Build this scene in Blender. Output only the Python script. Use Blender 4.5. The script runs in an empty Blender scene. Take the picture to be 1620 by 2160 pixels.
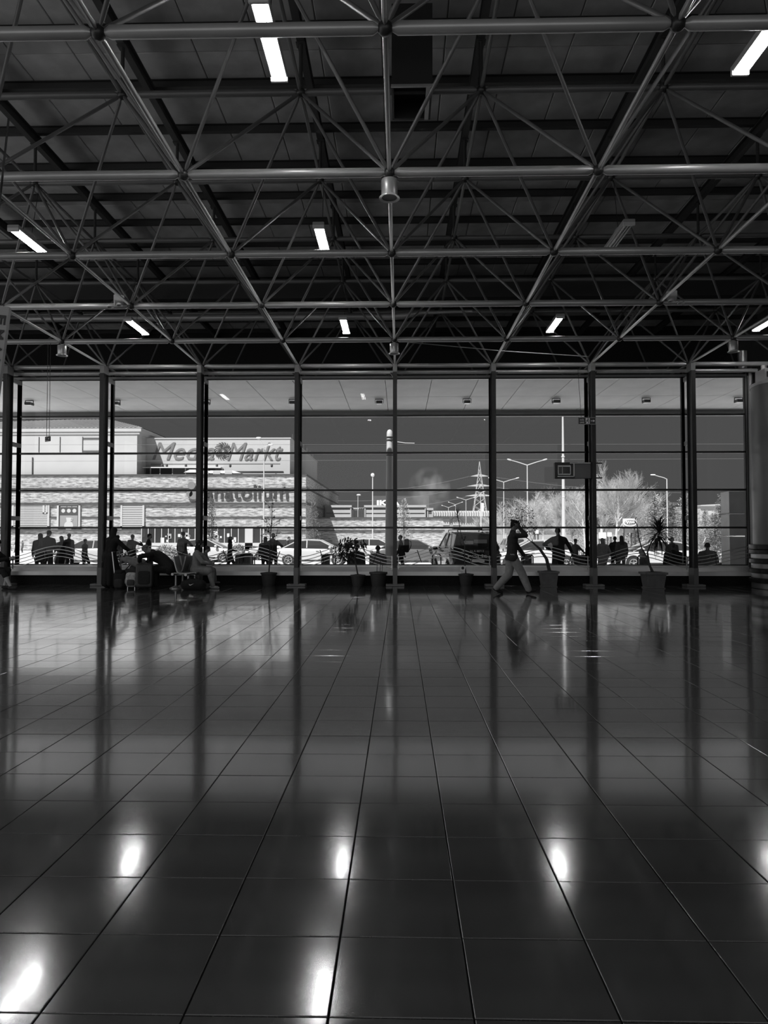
import bpy, math, random
import numpy as np
from mathutils import Vector, Matrix, Euler
sc = bpy.context.scene
C = sc.collection
random.seed(7)
R = math.radians
# ---------------------------------------------------------------- camera, sky, sun, exposure
HC = 1.383
CAM = Vector((0, 0, HC))
ROT = Euler((R(91.846), 0, R(1.254)))
cd = bpy.data.cameras.new('camera'); cam = bpy.data.objects.new('camera', cd); C.objects.link(cam)
cam.location = CAM; cam.rotation_euler = ROT
cd.sensor_fit = 'VERTICAL'; cd.sensor_height = 36; cd.lens = 1535.8/2160*36
cd.clip_end = 1000; cd.clip_start = 0.05
sc.camera = cam
w = bpy.data.worlds.new('sky'); sc.world = w; w.use_nodes = True
w.node_tree.nodes['Background'].inputs[0].default_value = (0.083, 0.083, 0.083, 1)
w.node_tree.nodes['Background'].inputs[1].default_value = 1.0
sd = bpy.data.lights.new('sun', 'SUN'); sun = bpy.data.objects.new('sun', sd); C.objects.link(sun)
sd.energy = 8.9; sd.angle = R(0.6)
sun.rotation_euler = Vector((math.sin(R(30)), math.cos(R(30)), -1.4)).to_track_quat('-Z', 'Y').to_euler()
# added fill lights inside the closed walls, behind and left of the camera
for nm, loc, rot, sx, sy, e in (('rear_fill', (-2.5, -9.7, 4.2), (R(90), 0, 0), 27, 7, 520),
                                ('left_fill', (-17.7, 4, 4.0), (R(90), 0, R(-90)), 26, 7, 650)):
    ld = bpy.data.lights.new(nm, 'AREA'); lo = bpy.data.objects.new(nm, ld); C.objects.link(lo)
    ld.shape = 'RECTANGLE'; ld.size = sx; ld.size_y = sy; ld.energy = e
    lo.location = loc; lo.rotation_euler = rot
sc.view_settings.view_transform = 'Standard'; sc.view_settings.look = 'None'
sc.view_settings.exposure = 0.0; sc.view_settings.gamma = 1.0; sc.view_settings.use_curve_mapping = False
sc.cycles.max_bounces = 6; sc.cycles.diffuse_bounces = 3; sc.cycles.glossy_bounces = 3
sc.cycles.transparent_max_bounces = 24; sc.cycles.transmission_bounces = 2; sc.cycles.volume_bounces = 0
sc.cycles.sample_clamp_indirect = 6; sc.cycles.caustics_reflective = False; sc.cycles.caustics_refractive = False
sc.cycles.use_denoising = True
sc.cycles.volume_step_rate = 2.0; sc.cycles.volume_max_steps = 64

RM = ROT.to_matrix()
def at(px, py, Y):
    d = RM @ Vector((px-810, 1080-py, -1535.8))
    return CAM + d*(Y/d.y)

# ---------------------------------------------------------------- materials
MATS = {}
def mat(name, g, rough=.6, metal=0., spec=.5, var=0., scale=6., bump=0., bscale=60., coat=0., ior=1.5, stretch=None):
    if name in MATS: return MATS[name]
    m = bpy.data.materials.new(name); m.use_nodes = True; MATS[name] = m
    nt = m.node_tree; b = nt.nodes['Principled BSDF']
    b.inputs['Base Color'].default_value = (g, g, g, 1)
    b.inputs['Roughness'].default_value = rough; b.inputs['Metallic'].default_value = metal
    b.inputs['Specular IOR Level'].default_value = spec; b.inputs['IOR'].default_value = ior
    b.inputs['Coat Weight'].default_value = coat
    tc = nt.nodes.new('ShaderNodeTexCoord'); src = tc.outputs['Object']
    if stretch:
        mp = nt.nodes.new('ShaderNodeMapping'); mp.inputs['Scale'].default_value = stretch
        nt.links.new(src, mp.inputs[0]); src = mp.outputs[0]
    if var:
        n = nt.nodes.new('ShaderNodeTexNoise'); n.inputs['Scale'].default_value = scale; n.inputs['Detail'].default_value = 5
        r = nt.nodes.new('ShaderNodeMapRange'); r.inputs['From Min'].default_value = .25; r.inputs['From Max'].default_value = .75
        r.inputs['To Min'].default_value = g*(1-var); r.inputs['To Max'].default_value = g*(1+var)
        nt.links.new(src, n.inputs['Vector']); nt.links.new(n.outputs[0], r.inputs[0]); nt.links.new(r.outputs[0], b.inputs['Base Color'])
    if bump:
        n2 = nt.nodes.new('ShaderNodeTexNoise'); n2.inputs['Scale'].default_value = bscale; n2.inputs['Detail'].default_value = 4
        bp = nt.nodes.new('ShaderNodeBump'); bp.inputs['Strength'].default_value = bump; bp.inputs['Distance'].default_value = .02
        nt.links.new(src, n2.inputs['Vector']); nt.links.new(n2.outputs[0], bp.inputs['Height']); nt.links.new(bp.outputs[0], b.inputs['Normal'])
    return m
def cloth(g, kind='cloth'):
    g = round(g, 3)
    return mat('%s_%03d' % (kind, round(g*1000)), g, .85, 0, .3, .18, 9, .55, 13)
def paint(g, rough=.4, metal=0.):
    return mat('paint_%03d_%02d_%02d' % (g*1000, rough*100, metal*10), g, rough, metal, .5, .06, 3)
def emis(name, g, s):
    if name in MATS: return MATS[name]
    m = bpy.data.materials.new(name); m.use_nodes = True; MATS[name] = m
    b = m.node_tree.nodes['Principled BSDF']; b.inputs['Base Color'].default_value = (g, g, g, 1)
    b.inputs['Emission Color'].default_value = (1, 1, 1, 1); b.inputs['Emission Strength'].default_value = s
    return m
def glassmat(name, tint=.93, refl=1.0):
    m = bpy.data.materials.new(name); m.use_nodes = True; nt = m.node_tree; nt.nodes.clear()
    o = nt.nodes.new('ShaderNodeOutputMaterial'); t = nt.nodes.new('ShaderNodeBsdfTransparent'); t.inputs[0].default_value = (tint, tint, tint, 1)
    gl = nt.nodes.new('ShaderNodeBsdfGlossy'); gl.inputs['Roughness'].default_value = .01
    f = nt.nodes.new('ShaderNodeFresnel'); f.inputs[0].default_value = 1.45
    mu = nt.nodes.new('ShaderNodeMath'); mu.operation = 'MULTIPLY'; mu.inputs[1].default_value = .35*refl
    mx = nt.nodes.new('ShaderNodeMixShader')
    nt.links.new(f.outputs[0], mu.inputs[0]); nt.links.new(mu.outputs[0], mx.inputs[0]); nt.links.new(t.outputs[0], mx.inputs[1]); nt.links.new(gl.outputs[0], mx.inputs[2]); nt.links.new(mx.outputs[0], o.inputs[0])
    MATS[name] = m; return m
def floor_mat():
    m = bpy.data.materials.new('polished_terrazzo'); m.use_nodes = True; nt = m.node_tree; b = nt.nodes['Principled BSDF']
    geo = nt.nodes.new('ShaderNodeNewGeometry'); oi = nt.nodes.new('ShaderNodeObjectInfo')
    v = nt.nodes.new('ShaderNodeTexVoronoi'); v.inputs['Scale'].default_value = 170
    n = nt.nodes.new('ShaderNodeTexNoise'); n.inputs['Scale'].default_value = 260; n.inputs['Detail'].default_value = 3
    nl = nt.nodes.new('ShaderNodeTexNoise'); nl.inputs['Scale'].default_value = 1.3; nl.inputs['Detail'].default_value = 4
    for q in (v, n, nl): nt.links.new(geo.outputs['Position'], q.inputs['Vector'])
    r1 = nt.nodes.new('ShaderNodeMapRange'); r1.inputs['From Min'].default_value = .35; r1.inputs['From Max'].default_value = .75
    r1.inputs['To Min'].default_value = .05; r1.inputs['To Max'].default_value = .14
    nt.links.new(n.outputs[0], r1.inputs[0])
    r2 = nt.nodes.new('ShaderNodeMapRange'); r2.inputs['From Min'].default_value = .05; r2.inputs['From Max'].default_value = .16
    r2.inputs['To Min'].default_value = .10; r2.inputs['To Max'].default_value = 0
    nt.links.new(v.outputs['Distance'], r2.inputs[0])
    a = nt.nodes.new('ShaderNodeMath'); a.operation = 'ADD'; nt.links.new(r1.outputs[0], a.inputs[0]); nt.links.new(r2.outputs[0], a.inputs[1])
    nt.links.new(a.outputs[0], b.inputs['Base Color'])
    r3 = nt.nodes.new('ShaderNodeMapRange'); r3.inputs['From Min'].default_value = .3; r3.inputs['From Max'].default_value = .7
    r3.inputs['To Min'].default_value = .10; r3.inputs['To Max'].default_value = .14
    nt.links.new(nl.outputs[0], r3.inputs[0]); nt.links.new(r3.outputs[0], b.inputs['Roughness'])
    b.inputs['IOR'].default_value = 2.7; b.inputs['Specular IOR Level'].default_value = .5; b.inputs['Coat Weight'].default_value = 1; b.inputs['Coat Roughness'].default_value = .075
    bp = nt.nodes.new('ShaderNodeBump'); bp.inputs['Strength'].default_value = .05; bp.inputs['Distance'].default_value = .002
    nt.links.new(n.outputs[0], bp.inputs['Height']); nt.links.new(bp.outputs[0], b.inputs['Normal'])
    return m
def stone_mat(name, g):
    m = bpy.data.materials.new(name); m.use_nodes = True; nt = m.node_tree; b = nt.nodes['Principled BSDF']
    tc = nt.nodes.new('ShaderNodeTexCoord'); sp = nt.nodes.new('ShaderNodeSeparateXYZ'); ad = nt.nodes.new('ShaderNodeMath'); ad.operation = 'ADD'
    cb = nt.nodes.new('ShaderNodeCombineXYZ'); L = nt.links.new
    L(tc.outputs['Object'], sp.inputs[0]); L(sp.outputs[0], ad.inputs[0]); L(sp.outputs[1], ad.inputs[1]); L(ad.outputs[0], cb.inputs[0]); L(sp.outputs[2], cb.inputs[1])
    def noise(sc_, det):
        mp = nt.nodes.new('ShaderNodeMapping'); mp.inputs['Scale'].default_value = sc_; L(cb.outputs[0], mp.inputs[0])
        n = nt.nodes.new('ShaderNodeTexNoise'); n.inputs['Scale'].default_value = 1; n.inputs['Detail'].default_value = det; L(mp.outputs[0], n.inputs['Vector']); return n.outputs[0]
    n1 = noise((1.5, 6.5, 1), 3); n2 = noise((.25, .5, 1), 2)
    bt = nt.nodes.new('ShaderNodeTexBrick'); bt.inputs['Scale'].default_value = 1; bt.inputs['Brick Width'].default_value = .62; bt.inputs['Row Height'].default_value = .15
    bt.inputs['Mortar Size'].default_value = .010; bt.inputs['Color1'].default_value = (1, 1, 1, 1); bt.inputs['Color2'].default_value = (.78, .78, .78, 1); bt.inputs['Mortar'].default_value = (.5, .5, .5, 1); bt.offset = .37
    wv = nt.nodes.new('ShaderNodeMixRGB'); wv.blend_type = 'ADD'; wv.inputs[0].default_value = .25; L(cb.outputs[0], wv.inputs[1]); L(n1, wv.inputs[2]); L(wv.outputs[0], bt.inputs['Vector'])
    r = nt.nodes.new('ShaderNodeMapRange'); r.inputs['From Min'].default_value = .36; r.inputs['From Max'].default_value = .58; r.inputs['To Min'].default_value = g*.5; r.inputs['To Max'].default_value = g*1.22; L(n1, r.inputs[0])
    r2 = nt.nodes.new('ShaderNodeMapRange'); r2.inputs['To Min'].default_value = .8; r2.inputs['To Max'].default_value = 1.2; L(n2, r2.inputs[0])
    m1 = nt.nodes.new('ShaderNodeMath'); m1.operation = 'MULTIPLY'; L(r.outputs[0], m1.inputs[0]); L(r2.outputs[0], m1.inputs[1])
    m3 = nt.nodes.new('ShaderNodeMixRGB'); m3.blend_type = 'MULTIPLY'; m3.inputs[0].default_value = 1; L(m1.outputs[0], m3.inputs[1]); L(bt.outputs[0], m3.inputs[2]); L(m3.outputs[0], b.inputs['Base Color'])
    bp = nt.nodes.new('ShaderNodeBump'); bp.inputs['Strength'].default_value = .6; bp.inputs['Distance'].default_value = .06; L(n1, bp.inputs['Height']); L(bp.outputs[0], b.inputs['Normal'])
    b.inputs['Roughness'].default_value = .9; MATS[name] = m; return m

M_GLASS = glassmat('window_glass', .94)
M_FLOOR = floor_mat(); MATS['floor'] = M_FLOOR
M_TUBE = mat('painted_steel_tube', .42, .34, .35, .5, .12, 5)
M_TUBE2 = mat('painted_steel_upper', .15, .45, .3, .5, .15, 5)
M_DARK = mat('dark_steel', .028, .42, .3, .5, .2, 4)
M_DECK = mat('deck_panel', .52, .7, 0, .3, .22, 2.2, .1, 20)
M_PURL = mat('dark_purlin', .035, .6)
M_NODE = mat('dark_node', .05, .4, .5)
M_ALU = mat('aluminium', .5, .32, .8, .5, .08, 5)
M_BLACK = mat('black_plastic', .012, .5)
M_RUB = mat('rubber', .02, .8)
M_GRAN = mat('black_granite_plinth', .010, .7, 0, .15, .5, 40)

# ---------------------------------------------------------------- mesh builder
class MB:
    def __init__(s): s.v = []; s.f = []; s.mi = []; s.m = 0; s.T = None
    def add(s, vs, fs):
        o = len(s.v)
        if s.T is not None: vs = [s.T @ Vector(p) for p in vs]
        s.v += [tuple(p) for p in vs]; s.f += [tuple(i+o for i in f) for f in fs]; s.mi += [s.m]*len(fs)
        return s
    def box(s, x0, x1, y0, y1, z0, z1):
        return s.add([(x0,y0,z0),(x1,y0,z0),(x1,y1,z0),(x0,y1,z0),(x0,y0,z1),(x1,y0,z1),(x1,y1,z1),(x0,y1,z1)],
                     [(3,2,1,0),(4,5,6,7),(0,1,5,4),(1,2,6,5),(2,3,7,6),(3,0,4,7)])
    def cbox(s, c, d, rz=0):
        x, y, z = d[0]/2, d[1]/2, d[2]/2; vs = []
        M = Matrix.Rotation(rz, 3, 'Z'); c = Vector(c)
        for k in (-z, z):
            for i, j in ((-x,-y),(x,-y),(x,y),(-x,y)): vs.append(c + M @ Vector((i, j, k)))
        return s.add(vs, [(3,2,1,0),(4,5,6,7),(0,1,5,4),(1,2,6,5),(2,3,7,6),(3,0,4,7)])
    def bbox(s, c, d, b=.01, rz=0):     # chamfered box: three slabs of vertices
        x, y, z = d[0]/2, d[1]/2, d[2]/2; M = Matrix.Rotation(rz, 3, 'Z'); c = Vector(c); vs = []
        for k, q in ((-z, b), (-z+b, 0), (z-b, 0), (z, b)):
            for i, j in ((-x+q,-y+q),(x-q,-y+q),(x-q,y-q),(-x+q,y-q)): vs.append(c + M @ Vector((i, j, k)))
        fs = [(3,2,1,0),(12,13,14,15)]
        for l in range(3):
            for i in range(4): a = l*4; fs.append((a+i, a+(i+1)%4, a+4+(i+1)%4, a+4+i))
        return s.add(vs, fs)
    def rings(s, rs, cap=True, closed=False):
        n = len(rs[0]); vs = [p for r in rs for p in r]; fs = []; m = len(rs)
        for i in range(m if closed else m-1):
            for j in range(n): a = i*n; b = ((i+1)%m)*n; fs.append((a+j, a+(j+1)%n, b+(j+1)%n, b+j))
        if cap and not closed: fs.append(tuple(range(n-1, -1, -1))); fs.append(tuple((m-1)*n+j for j in range(n)))
        return s.add(vs, fs)
    def tube(s, p0, p1, r0, r1=None, n=8, cap=True):
        return s.path([p0, p1], [r0, r0 if r1 is None else r1], n, cap)
    def path(s, pts, rs, n=8, cap=True, closed=False):
        pts = [Vector(p) for p in pts]; out = []
        if not hasattr(rs, '__len__'): rs = [rs]*len(pts)
        pu = None; L = len(pts)
        for i, p in enumerate(pts):
            if closed: t = pts[(i+1) % L]-pts[i-1]
            else: t = pts[min(i+1, L-1)]-pts[max(i-1, 0)]
            if t.length < 1e-9: t = Vector((0, 0, 1))
            t.normalize()
            if pu is None:
                pu = t.orthogonal().normalized()
                if abs(t.z) < .9: pu = (Vector((0, 0, 1)) - t*t.z).normalized()
            u = pu - t*pu.dot(t)
            u = u.normalized() if u.length > 1e-6 else t.orthogonal().normalized()
            pu = u; v = t.cross(u)
            out.append([p + (u*math.cos(a)+v*math.sin(a))*rs[i] for a in (2*math.pi*k/n for k in range(n))])
        return s.rings(out, cap, closed)
    def lathe(s, prof, c=(0, 0, 0), n=16, axis='Z', cap=True):
        c = Vector(c); out = []
        for r, h in prof:
            ring = []
            for k in range(n):
                a = 2*math.pi*k/n; x, y = r*math.cos(a), r*math.sin(a)
                ring.append(c + (Vector((x, y, h)) if axis == 'Z' else Vector((h, x, y)) if axis == 'X' else Vector((y, h, x))))
            out.append(ring)
        return s.rings(out, cap)
    def sup(s, c, r, e=.5, nu=14, nv=8, M=None):
        c = Vector(c); sg = lambda q, p: math.copysign(abs(q)**p, q); rs = []
        for i in range(nv+1):
            ph = -math.pi/2 + math.pi*(i+.02 if i == 0 else i-.02 if i == nv else i)/nv
            ring = []
            for j in range(nu):
                th = 2*math.pi*j/nu
                p = Vector((r[0]*sg(math.cos(ph), e)*sg(math.cos(th), e), r[1]*sg(math.cos(ph), e)*sg(math.sin(th), e), r[2]*sg(math.sin(ph), e)))
                ring.append(c + (M @ p if M else p))
            rs.append(ring)
        return s.rings(rs)
    def prism(s, pts, d0, d1, axis='Y'):   # polygon in the plane across `axis`
        n = len(pts)
        def P(a, b, d): return (a, d, b) if axis == 'Y' else (d, a, b) if axis == 'X' else (a, b, d)
        vs = [P(a, b, d0) for a, b in pts]+[P(a, b, d1) for a, b in pts]
        fs = [tuple(range(n)), tuple(range(2*n-1, n-1, -1))]+[(i, n+i, n+(i+1) % n, (i+1) % n) for i in range(n)]
        return s.add(vs, fs)
    def mesh(s, name, mats, smooth=False):
        me = bpy.data.meshes.new(name); me.from_pydata(s.v, [], s.f)
        for q in (mats if isinstance(mats, (list, tuple)) else [mats]): me.materials.append(q)
        if s.m or any(s.mi): me.polygons.foreach_set('material_index', s.mi)
        if smooth is True: me.polygons.foreach_set('use_smooth', [True]*len(s.f))
        me.update()
        if smooth == 'auto':
            me.polygons.foreach_set('use_smooth', [True]*len(s.f))
            me.set_sharp_from_angle(angle=R(35))
        return me
    def build(s, name, mats, parent=None, smooth='auto', **kw):
        if parent is not None and kw.pop('world', False):
            l = parent.location; s.v = [(a-l.x, b-l.y, c-l.z) for a, b, c in s.v]
        kw.pop('world', None)
        return link(name, s.mesh(name, mats, smooth), parent, **kw)
def link(name, me, parent=None, loc=None, rot=None, kind=None, label=None):
    o = bpy.data.objects.new(name, me); C.objects.link(o); o.parent = parent
    if loc is not None: o.location = loc
    if rot is not None: o.rotation_euler = rot
    if kind: o['kind'] = kind
    if label: o['label'] = label
    return o
def tag(o, label, cat, group=None):
    o['label'] = label; o['category'] = cat
    if group: o['group'] = group
    return o
def thing(name, label, cat, loc=(0, 0, 0), rz=0, group=None):
    o = bpy.data.objects.new(name, None); C.objects.link(o); o.location = loc; o.rotation_euler = (0, 0, rz); o.empty_display_size = .2
    return tag(o, label, cat, group)
def struct(name, loc=(0, 0, 0), mb=None, m=None):
    if mb: o = mb.build(name, m)
    else:
        o = bpy.data.objects.new(name, None); C.objects.link(o); o.location = loc
    o['kind'] = 'structure'; return o
def align(o, p0, p1):   # place a unit-long z mesh between two points
    p0 = Vector(p0); p1 = Vector(p1); d = p1-p0
    o.location = p0; o.rotation_euler = d.to_track_quat('Z', 'Y').to_euler(); o.scale = (1, 1, d.length)
def copy_tree(o, parent=None):
    c = o.copy(); C.objects.link(c); c.parent = parent
    for ch in list(o.children): copy_tree(ch, c)
    return c
# lettering, all made in one pass
TEXTS = {}
def make_texts(items):
    obs = []
    for key, (txt, shear, off) in items.items():
        cu = bpy.data.curves.new('lettering', 'FONT'); cu.body = txt; cu.shear = shear; cu.extrude = .02; cu.offset = off; cu.resolution_u = 3
        cu.align_x = 'LEFT'; o = bpy.data.objects.new('lettering', cu); C.objects.link(o); obs.append((key, o))
    bpy.context.view_layer.update(); dg = bpy.context.evaluated_depsgraph_get()
    for key, o in obs:
        me = bpy.data.meshes.new_from_object(o.evaluated_get(dg)); n = len(me.vertices)
        a = np.empty(n*3); me.vertices.foreach_get('co', a); a = a.reshape(-1, 3)
        lo, hi = a.min(0), a.max(0); a = (a-lo)/(hi-lo)   # unit box
        me.vertices.foreach_set('co', a.ravel()); me.update(); TEXTS[key] = me
        cu = o.data; bpy.data.objects.remove(o); bpy.data.curves.remove(cu)
def text(key, name, parent, loc, w, h, m, d=.02, rot=(R(90), 0, 0), label=None):
    me = TEXTS[key].copy(); me.materials.clear(); me.materials.append(m)
    o = link(name, me, parent, loc, rot, label=label); o.scale = (w, h, d); return o
make_texts({'media': ('Media', .35, 0), 'markt': ('Markt', .35, 0), 'anat': ('anatolium', 0, .01), 'ikea': ('IKEA', 0, .04), 'polis': ('POLİS', 0, .015),
            'plate': ('16 A 48713', 0, .01), 'exit1': ('ACİL', 0, .01), 'exit2': ('ÇIKIŞ', 0, .01), 'E': ('E', 0, .02), 'M': ('M', 0, .02), 'A': ('A', 0, .02), 'N': ('N', 0, .02), 'T': ('T', 0, .02),
            })
# ================================================================ THE HALL
A = 2.7; X0 = -.134; YW = 20.138; ZB = HC+4.726; ZT = HC+6.644; ZD = HC+7.72
YG = 20.6   # glass plane
# ---- floor: tiles laid on a bed, each a slab with chamfered edges
fl = struct('floor')
MB().box(-18, 12.5, -10, 20.72, -.30, -.010).build('joint_bed', mat('grout', .012, .9), fl)
ts = .4186; tx0 = -.2069; ty0 = 2.134
tl = MB().bbox((0, 0, -.01), (ts-.005, ts-.005, .02), .0022).mesh('tile', M_FLOOR)
tiles = []
for j in range(-5, 44):
    for i in range(-43, 30):
        x = tx0+(i+.5)*ts; y = ty0+(j+.5)*ts
        if -18 < x < 12.4 and y < 20.35: tiles.append((x, y))
near = sorted([t for t in tiles if t[1] > 1.9 and abs(t[0]) < .56*t[1]+.3], key=lambda t: t[1])[:300]
ns = set(near); rt = random.Random(3)
for x, y in near:
    link('tile', tl, fl, (x, y, rt.uniform(-.0006, .0004)), (rt.gauss(0, .0012), rt.gauss(0, .0012), 0))
m = MB()
for x, y in tiles:
    if (x, y) in ns: continue
    m.T = Matrix.Translation((x, y, rt.uniform(-.0006, .0004))) @ Euler((rt.gauss(0, .0012), rt.gauss(0, .0012), 0)).to_matrix().to_4x4()
    q = ts/2-.0025; b = q-.0022
    m.add([(-q,-q,-.003),(q,-q,-.003),(q,q,-.003),(-q,q,-.003),(-b,-b,0),(b,-b,0),(b,b,0),(-b,b,0)], [(4,5,6,7),(0,1,5,4),(1,2,6,5),(2,3,7,6),(3,0,4,7)])
m.build('tile_field', M_FLOOR, fl, kind='stuff')
m = MB(); m.T = None
rt = random.Random(5)
# ---- walls that close the hall off
M_WALL = mat('grey_wall_panel', .10, .5, 0, .4, .1, 2)
struct('wall_back', mb=MB().box(-18.4, 12.9, -10.4, -10.0, -.3, ZD+.2), m=M_WALL)
struct('wall_left', mb=MB().box(-18.4, -18, -10, 20.9, -.3, ZD+.2).box(-18.4, -18, 20.9, 27.2, 5.93, ZD+.2), m=M_WALL)
struct('wall_right', mb=MB().box(12.5, 12.9, -10, 20.9, -.3, ZD+.2).box(12.5, 12.9, 20.9, 27.2, 5.93, ZD+.2), m=M_WALL)
wf = MB(); wf.box(-18, -12.6, 20.7, 20.9, -.3, 6.1); wf.box(9.9, 12.5, 20.7, 20.9, -.3, 6.1)
struct('wall_front', mb=wf, m=M_WALL)
struct('trim_1', mb=MB().box(-18, 12.5, 27.0, 27.2, 5.9, ZD+.2), m=mat('dark_backing', .02, .8))
# ---- roof deck
ce = struct('ceiling')
for j in range(7):
    for i in range(31):
        x = -18+i*.99+.49; y0 = -10+j*5.33
        MB_ = None
pan = MB().bbox((0, 0, 0), (.978, 5.32, .05), .012).mesh('panel', M_DECK)
for j in range(7):
    for i in range(31):
        link('panel', pan, ce, (-17.6+i*.99, -7.33+j*5.33, ZD+.027+random.uniform(-.003, .003)))
MB().box(-18.4, 12.9, -10, 27.2, ZD+.06, ZD+.2).build('roof_skin', M_DECK, ce)
pm = MB().box(-15.3, 15.3, -.05, .05, -.012, 0).box(-15.3, 15.3, -.008, .008, -.13, -.012).box(-15.3, 15.3, -.05, .05, -.142, -.13).mesh('purlin', M_PURL)
for k in range(-9, 19):
    y = YW-1.35*k+1.35*4
    if -9.8 < y < 26.9: link('purlin', pm, ce, (-2.75, y, ZD))
bm_ = MB().box(-.055, .055, -18.5, 18.5, -.02, 0).box(-.006, .006, -18.5, 18.5, -.18, -.02).box(-.055, .055, -18.5, 18.5, -.2, -.18).mesh('main_beam', M_PURL)
for k in range(-6, 5): link('main_beam', bm_, ce, (X0+(k-.5)*A, 8.5, ZD-.142))
# ---- space frame
sf = thing('space_frame', 'grey tubular steel space frame spanning the whole roof of the hall', 'roof truss', (0, 0, ZB))
def tub(name, r, taper, m, n=10):
    e = .035
    return MB().lathe([(r*.3, 0), (r*.35, e*.55), (r, e*1.25), (r, 1-e*1.25), (r*.35, 1-e*.55), (r*.3, 1)], n=n).mesh(name, m, True)
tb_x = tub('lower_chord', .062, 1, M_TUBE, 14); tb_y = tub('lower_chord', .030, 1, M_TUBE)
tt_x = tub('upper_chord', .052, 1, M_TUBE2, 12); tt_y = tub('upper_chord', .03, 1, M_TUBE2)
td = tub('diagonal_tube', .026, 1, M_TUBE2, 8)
nd = MB().sup((0, 0, 0), (.075, .075, .075), 1, 12, 8).mesh('node_ball', M_NODE, True)
def vis(x, y): return abs(x+.3) < .62*max(y, 0)+2.2
def mem(name, me, p0, p1):
    o = link(name, me, sf); align(o, Vector(p0)-sf.location, Vector(p1)-sf.location)
for j in range(-1, 7):
    y = YW-A*j
    for k in range(-6, 7):
        x = X0+A*k
        if k > 4 : continue
        if not vis(x, y) and not vis(x+A, y): continue
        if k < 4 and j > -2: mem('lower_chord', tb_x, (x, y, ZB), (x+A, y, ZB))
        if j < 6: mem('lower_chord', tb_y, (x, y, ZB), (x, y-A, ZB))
        link('node_ball', nd, sf, (x, y, 0))
nt_ = 0
for j in range(0, 7):
    y = YW-A*j+A/2
    for k in range(-6, 5):
        x = X0+A*(k-.5)
        if not vis(x, y-1): continue
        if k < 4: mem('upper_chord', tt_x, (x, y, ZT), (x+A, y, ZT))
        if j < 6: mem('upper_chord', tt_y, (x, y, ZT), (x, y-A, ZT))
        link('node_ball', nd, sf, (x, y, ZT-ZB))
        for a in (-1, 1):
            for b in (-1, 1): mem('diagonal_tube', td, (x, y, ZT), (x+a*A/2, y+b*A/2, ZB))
        o = link('post', bpy.data.meshes.get('post') or MB().tube((0, 0, 0), (0, 0, ZD-.34-ZT), .03, n=8).box(-.07, .07, -.07, .07, ZD-.352-ZT, ZD-.34-ZT).mesh('post', M_PURL), sf, (x, y, ZT-ZB))
# ---- steel columns in front of the glass
def col_mesh():
    b = MB()  # H section
    b.box(-.055, .055, -.17, -.155, .04, 5.87); b.box(-.055, .055, .155, .17, .04, 5.87); b.box(-.006, .006, -.155, .155, .04, 5.87)
    return b.mesh('shaft', M_DARK)
cm = col_mesh()
stub = MB().box(-.06, .06, -.16, .16, 5.87, ZB-.02).mesh('head_plate', mat('bare_plate', .2, .45, .3))
gus = MB().prism([(-.14, 5.87), (0, 5.87), (0, 5.68)], -.06, .06).mesh('gusset', M_DARK)
base = MB().bbox((0, 0, .03), (.5, .36, .06), .01).mesh('base_plate', mat('base_plate', .16, .5, .2)); shoe = MB().box(-.06, .06, -.185, .185, .04, .5).mesh('column_shoe', mat('shoe', .13, .5, .2))
brk = MB().box(.0, .06, .17, .62, -.06, .06).mesh('glazing_bracket', mat('bare_plate', .2))
ords = ['leftmost', 'second', 'third', 'fourth', 'fifth', 'sixth', 'seventh', 'eighth']
for n_, k in enumerate(range(-4, 4)):
    t = thing('steel_column', ('dark steel window column at the far left edge of the glass' if n_ == 0 else 'dark steel window column, %s from the left of the eight' % ords[n_]), 'column', (X0+A*k, YW-.16, 0), 0, 'steel columns along the glass front')
    for nm, me in (('shaft', cm), ('head_plate', stub), ('gusset', gus), ('base_plate', base), ('column_shoe', shoe)):
        o = link(nm, me, t)
        if nm == 'gusset' and k > 0: o.scale.x = -1
    for z in (1.87, 3.95, 5.75): link('glazing_bracket', brk, t, (0, 0, z))
# ---- glazing: one window per bay, panes between transoms
zs = [.545+1.06*i for i in range(6)]
M_FR = mat('window_frame', .035, .4, .4); M_FR2 = mat('window_frame_light', .35, .4, .5)
xb = [X0+A*k for k in range(-5, 4)]+[9.72]
for i in range(9):
    xa, xc = xb[i], xb[i+1]
    t = struct('window_%d' % (i+1), (xa, YG, 0)); wd = xc-xa
    pn = MB().box(.04, wd-.04, -.004, .004, .035, 1.025).mesh('pane', M_GLASS)
    for z in zs[:-1]: link('pane', pn, t, (0, 0, z))
    tr = MB().bbox((wd/2, 0, 0), (wd-.05, .09, .055), .006).mesh('transom', M_FR)
    for z in zs: link('transom', tr, t, (0, 0, z))
    for s in (0, wd):
        MB().box(s-.042, s-.018, -.05, .05, .5, 6.0).box(s+.018, s+.042, -.05, .05, .5, 6.0).build('mullion_rail', M_FR, t)
        MB().box(s-.018, s+.018, -.056, .06, .5, 6.0).build('mullion_core', M_FR2, t)
# ---- sill with convector cover, plinth
sl = MB(); 
sl.prism([(20.60, .53), (20.60, .50), (20.30, .36), (20.30, .375)], -13, 9.7, 'X')
sl.prism([(20.54, .545), (20.66, .545), (20.66, .35), (20.54, .35)], -13, 9.7, 'X')
sl.box(-13, 9.7, 20.26, 20.32, .27, .38)
struct('trim_2', mb=sl, m=mat('sill_cover', .7, .4, .3, .5, .15, 2))
struct('baseboard_front', mb=MB().box(-13, 9.7, 20.36, 20.68, -.02, .30), m=M_GRAN)
hd = MB(); hd.box(-13, 9.7, 20.54, 20.68, 5.85, 5.92); hd.box(-13, 9.7, 20.5, 20.7, 5.98, 6.03)
struct('trim_3', mb=hd, m=mat('head_rail', .3, .4, .4))
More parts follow.
